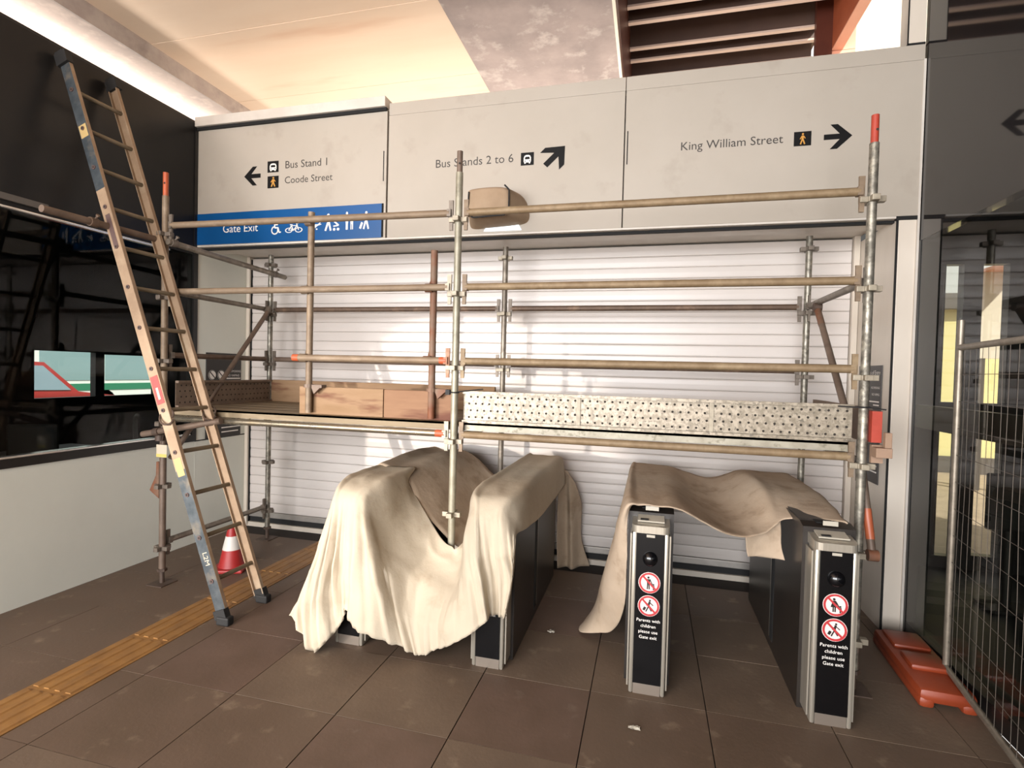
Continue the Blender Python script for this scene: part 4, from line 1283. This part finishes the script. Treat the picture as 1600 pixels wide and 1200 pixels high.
for z, w_ in ((.60, .30), (.575, .10), (.49, .09), (.13, .12), (.085, .14)):
    MB().box(-.0072, -.006, -.14, -.14 + w_, z - .005, z + .005).build('text_line', M['print_white'], nr)

# ------------------------------------------------------------------ cone
cn = empty('traffic_cone', (-2.165, .43, 0), rz=.35, label='small red and white traffic cone on the floor behind the ladder', cat='cone')
MB().cbox(-.135, .135, -.135, .135, 0, .03, .01).build('base', M['cone_red'], cn)
cb = MB()
cb.lathe([(.104, .03), (.098, .05), (.073, .175)], (0, 0, 0))
MB().lathe([(.048, .285), (.03, .365), (.022, .37)], (0, 0, 0)).build('tip', M['cone_red'], cn, smooth=True)
cb.build('body', M['cone_red'], cn, smooth=True)
MB().lathe([(.0735, .173), (.0485, .287)], (0, 0, 0)).build('collar', M['cone_white'], cn, smooth=True)

# ------------------------------------------------------------------ temporary fence and its foot
fd = Vector((-.115, -.83, 0)).normalized()
fn = Vector((0, 0, 1))
fe = empty('mesh_fence', (2.968, .175, .0), label='galvanised mesh temporary fence panel along the black right wall', cat='fence')
Lf = 2.4
b = MB().tube((0, 0, .09), (0, 0, 2.11), .017)
b.build('post', M['fence_galv'], fe, smooth=True)
MB().tube(fd * Lf + fn * .09, fd * Lf + fn * 2.11, .017).build('post', M['fence_galv'], fe, smooth=True)
MB().tube(fn * 1.955, fd * Lf + fn * 1.955, .017).build('rail', M['fence_galv'], fe, smooth=True)
MB().tube(fn * .125, fd * Lf + fn * .125, .017).build('rail', M['fence_galv'], fe, smooth=True)
wm = MB()
sidev = Vector((fd.y, -fd.x, 0))
for i in range(1, 32):
    t = .075 * i
    pts = [fd * (t + random.uniform(-.004, .004)) + sidev * random.uniform(-.004, .004) + fn * z for z in (.125, .45, .8, 1.2, 1.6, 1.955)]
    wm.path(pts, .0015, n=5)
for j in range(1, 12):
    wm.path([fn * (.125 + .1525 * j), fd * Lf + fn * (.125 + .1525 * j)], .0015, n=5)
wm.build('wire_mesh', M['wire'], fe)
ft = empty('barrier_weight', (2.885, .28, 0), rz=math.atan2(-.04, .75) * 1.0, label='orange plastic barrier weight on the floor under the end of the mesh panel', cat='fence foot')
MB().cbox(-.135, .135, -.37, .37, .025, .105, .03).cbox(-.135, -.06, -.37, .37, 0, .06, .02).cbox(.06, .135, -.37, .37, 0, .06, .02).build('block', M['plastic_orange'], ft, smooth=True)
MB().cbox(-.10, .10, -.16, .02, .10, .135, .015).cbox(-.10, .10, .10, .32, .10, .128, .015).build('raised_socket', M['plastic_orange'], ft, smooth=True)

# ------------------------------------------------------------------ kiosk furniture and the street
def office_chair(loc, rz, label):
    c = empty('office_chair', loc, rz, label=label, cat='chair')
    MB().cbox(-.22, .22, -.22, .22, .45, .53, .03).build('seat', M['rubber'], c)
    MB().cbox(-.21, .21, .19, .25, .60, 1.12, .03).build('backrest', M['rubber'], c)
    MB().tube((0, 0, .08), (0, 0, .45), .03).build('stem', M['rubber'], c)
    q = MB()
    for i in range(5):
        a = 2 * math.pi * i / 5
        q.tube((0, 0, .10), (.28 * math.cos(a), .28 * math.sin(a), .05), .018, n=8).tube((.28 * math.cos(a), .28 * math.sin(a), .0), (.28 * math.cos(a), .28 * math.sin(a), .05), .022, n=8)
    q.build('star_base', M['rubber'], c)
    return c


office_chair((-4.5, .35, 0), .6, 'black office chair behind the left kiosk window')
office_chair((-4.6, 1.9, 0), 2.4, 'black office chair deep in the left kiosk near the street opening')
mo = empty('monitor', (4.0, 1.55, 0), label='black monitor on a stand behind the right glazing', cat='monitor')
MB().cbox(-.16, .16, -.02, .02, .62, 1.06, .015).build('screen', M['rubber'], mo)
MB().tube((0, 0, 0), (0, 0, .62), .03).cbox(-.16, .16, -.12, .12, 0, .03, .01).build('stand', M['rubber'], mo)

car = empty('car', (-10.7, 3.55, -.02), rz=math.pi, label='red car with pale windscreen parked in the street beyond the left kiosk', cat='car')
car.scale = (1.1, 1.05, 1.14)
prof = [(-2.1, .30), (2.1, .30), (2.15, .70), (1.95, .92), (1.15, 1.02), (.55, 1.52), (-.9, 1.56), (-1.7, 1.12), (-2.1, 1.02)]
MB().prism(prof, lambda u, v, k: (-.85 + 1.7 * k, -u, v)).build('body', M['car_red'], car)
win = [(1.0, 1.05), (.52, 1.46), (-.85, 1.50), (-1.5, 1.10)]
MB().prism(win, lambda u, v, k: (-.87 + 1.74 * k, -u, v)).build('side_glass', M['car_glass'], car)
MB().add([(-.7, -1.16, 1.04), (.7, -1.16, 1.04), (.62, -.58, 1.50), (-.62, -.58, 1.50)], [(0, 1, 2, 3)]).build('windscreen', M['car_glass'], car)
for sx in (-.8, .8):
    for yy in (-1.3, 1.3): MB().tube((sx - .1, yy, .33), (sx + .1, yy, .33), .33, n=20).build('wheel', M['tyre'], car)
bus = empty('bus', (-16.0, 12.5, -.06), label='white bus with a green stripe in the street beyond the left kiosk', cat='bus')
MB().cbox(-1.25, 1.25, -5.5, 5.5, .35, 3.1, .12).build('body', M['bus_white'], bus)
MB().box(-1.27, 1.27, -5.52, 5.52, .95, 1.15).build('stripe', M['bus_green'], bus)
for yy in (-4.3, -2.5, -.7, 1.1, 2.9, 4.6): MB().box(-1.27, 1.27, yy - .8, yy + .8, 1.25, 2.7).build('window', M['bus_glass'], bus)
for sx in (-1.1, 1.1):
    for yy in (-3.4, 3.2): MB().tube((sx - .15, yy, .5), (sx + .15, yy, .5), .5, n=20).build('wheel', M['tyre'], bus)
ho = empty('house', (-26, 14, 0), label='pale yellow house across the street, seen through the left kiosk', cat='house')
MB().box(-3, 3, -9, 3, -.1, 4.0).build('walls', M['pale_yellow'], ho)
MB().prism([(-9.4, 4.0), (3.4, 4.0), (-3, 6.5)], lambda u, v, k: (-3.3 + 6.6 * k, u, v)).build('roof', M['roof_grey'], ho)
MB().box(2.99, 3.03, -6, -4, 1.0, 2.6).build('window', M['car_glass'], ho)
hg = MB()
for i in range(60):
    hg.add(*sphere(-20 + random.uniform(-.6, .6), 9.5 + random.uniform(-2.4, 2.6), random.uniform(.2, 2.2), random.uniform(.3, .6), 8, 6))
tag(hg.build('hedge', M['leaf']), 'green hedge along the far side of the street', 'hedge', kind='stuff')
ro = empty('outbuilding', (8, 11, 0), label='pale yellow outbuilding beyond the slots of the right room', cat='building')
MB().box(-4, 6, -2, 2, -.05, 3.2).build('walls', M['pale_yellow'], ro)
MB().box(-4.3, 6.3, -2.2, 2.2, 3.2, 3.5).build('roof', M['roof_grey'], ro)
MB().box(-4, 6, -2.1, -2.0, -.05, .3).build('plinth', M['roof_grey'], ro)
a0, a1 = at(1526, 560, y=7.0), at(1592, 425, y=7.0)
ca = empty('canopy_wall', (a0.x, 7.0, 0), label='grey-white hanging wall panel outside the second slot of the right room', cat='panel')
MB().box(0, a1.x - a0.x, -.05, .05, a0.z, a1.z + .05).build('panel', M['grey_white'], ca)
MB().box(0, a1.x - a0.x, -.9, -.05, a1.z, a1.z + .05).build('underside', M['salmon'], ca)
for xx in (.06, a1.x - a0.x - .06): MB().box(xx - .04, xx + .04, -.04, .04, 0, a0.z + .02).build('post', M['roof_grey'], ca)

# ------------------------------------------------------------------ scraps on the floor
def scrap(px, py, sz, label):
    p = at(px, py, z=0)
    vs, fs = [], []
    n = 4
    for i in range(n + 1):
        for j in range(n + 1):
            vs.append((p.x + (i / n - .5) * sz * 1.6 + random.uniform(-.15, .15) * sz, p.y + (j / n - .5) * sz + random.uniform(-.15, .15) * sz, .002 + random.uniform(0, .35) * sz))
    fs = [(i * (n + 1) + j, (i + 1) * (n + 1) + j, (i + 1) * (n + 1) + j + 1, i * (n + 1) + j + 1) for i in range(n) for j in range(n)]
    o = MB().add(vs, fs).build('paper_scrap', M['label_cream'])
    md = o.modifiers.new('thickness', 'SOLIDIFY')
    md.thickness = .001
    tag(o, label, 'litter')


scrap(991, 1138, .034, 'small crumpled pale scrap on the tiles in front of the third gate')
scrap(861, 988, .030, 'small crumpled pale scrap on the dark floor between second and third gates')
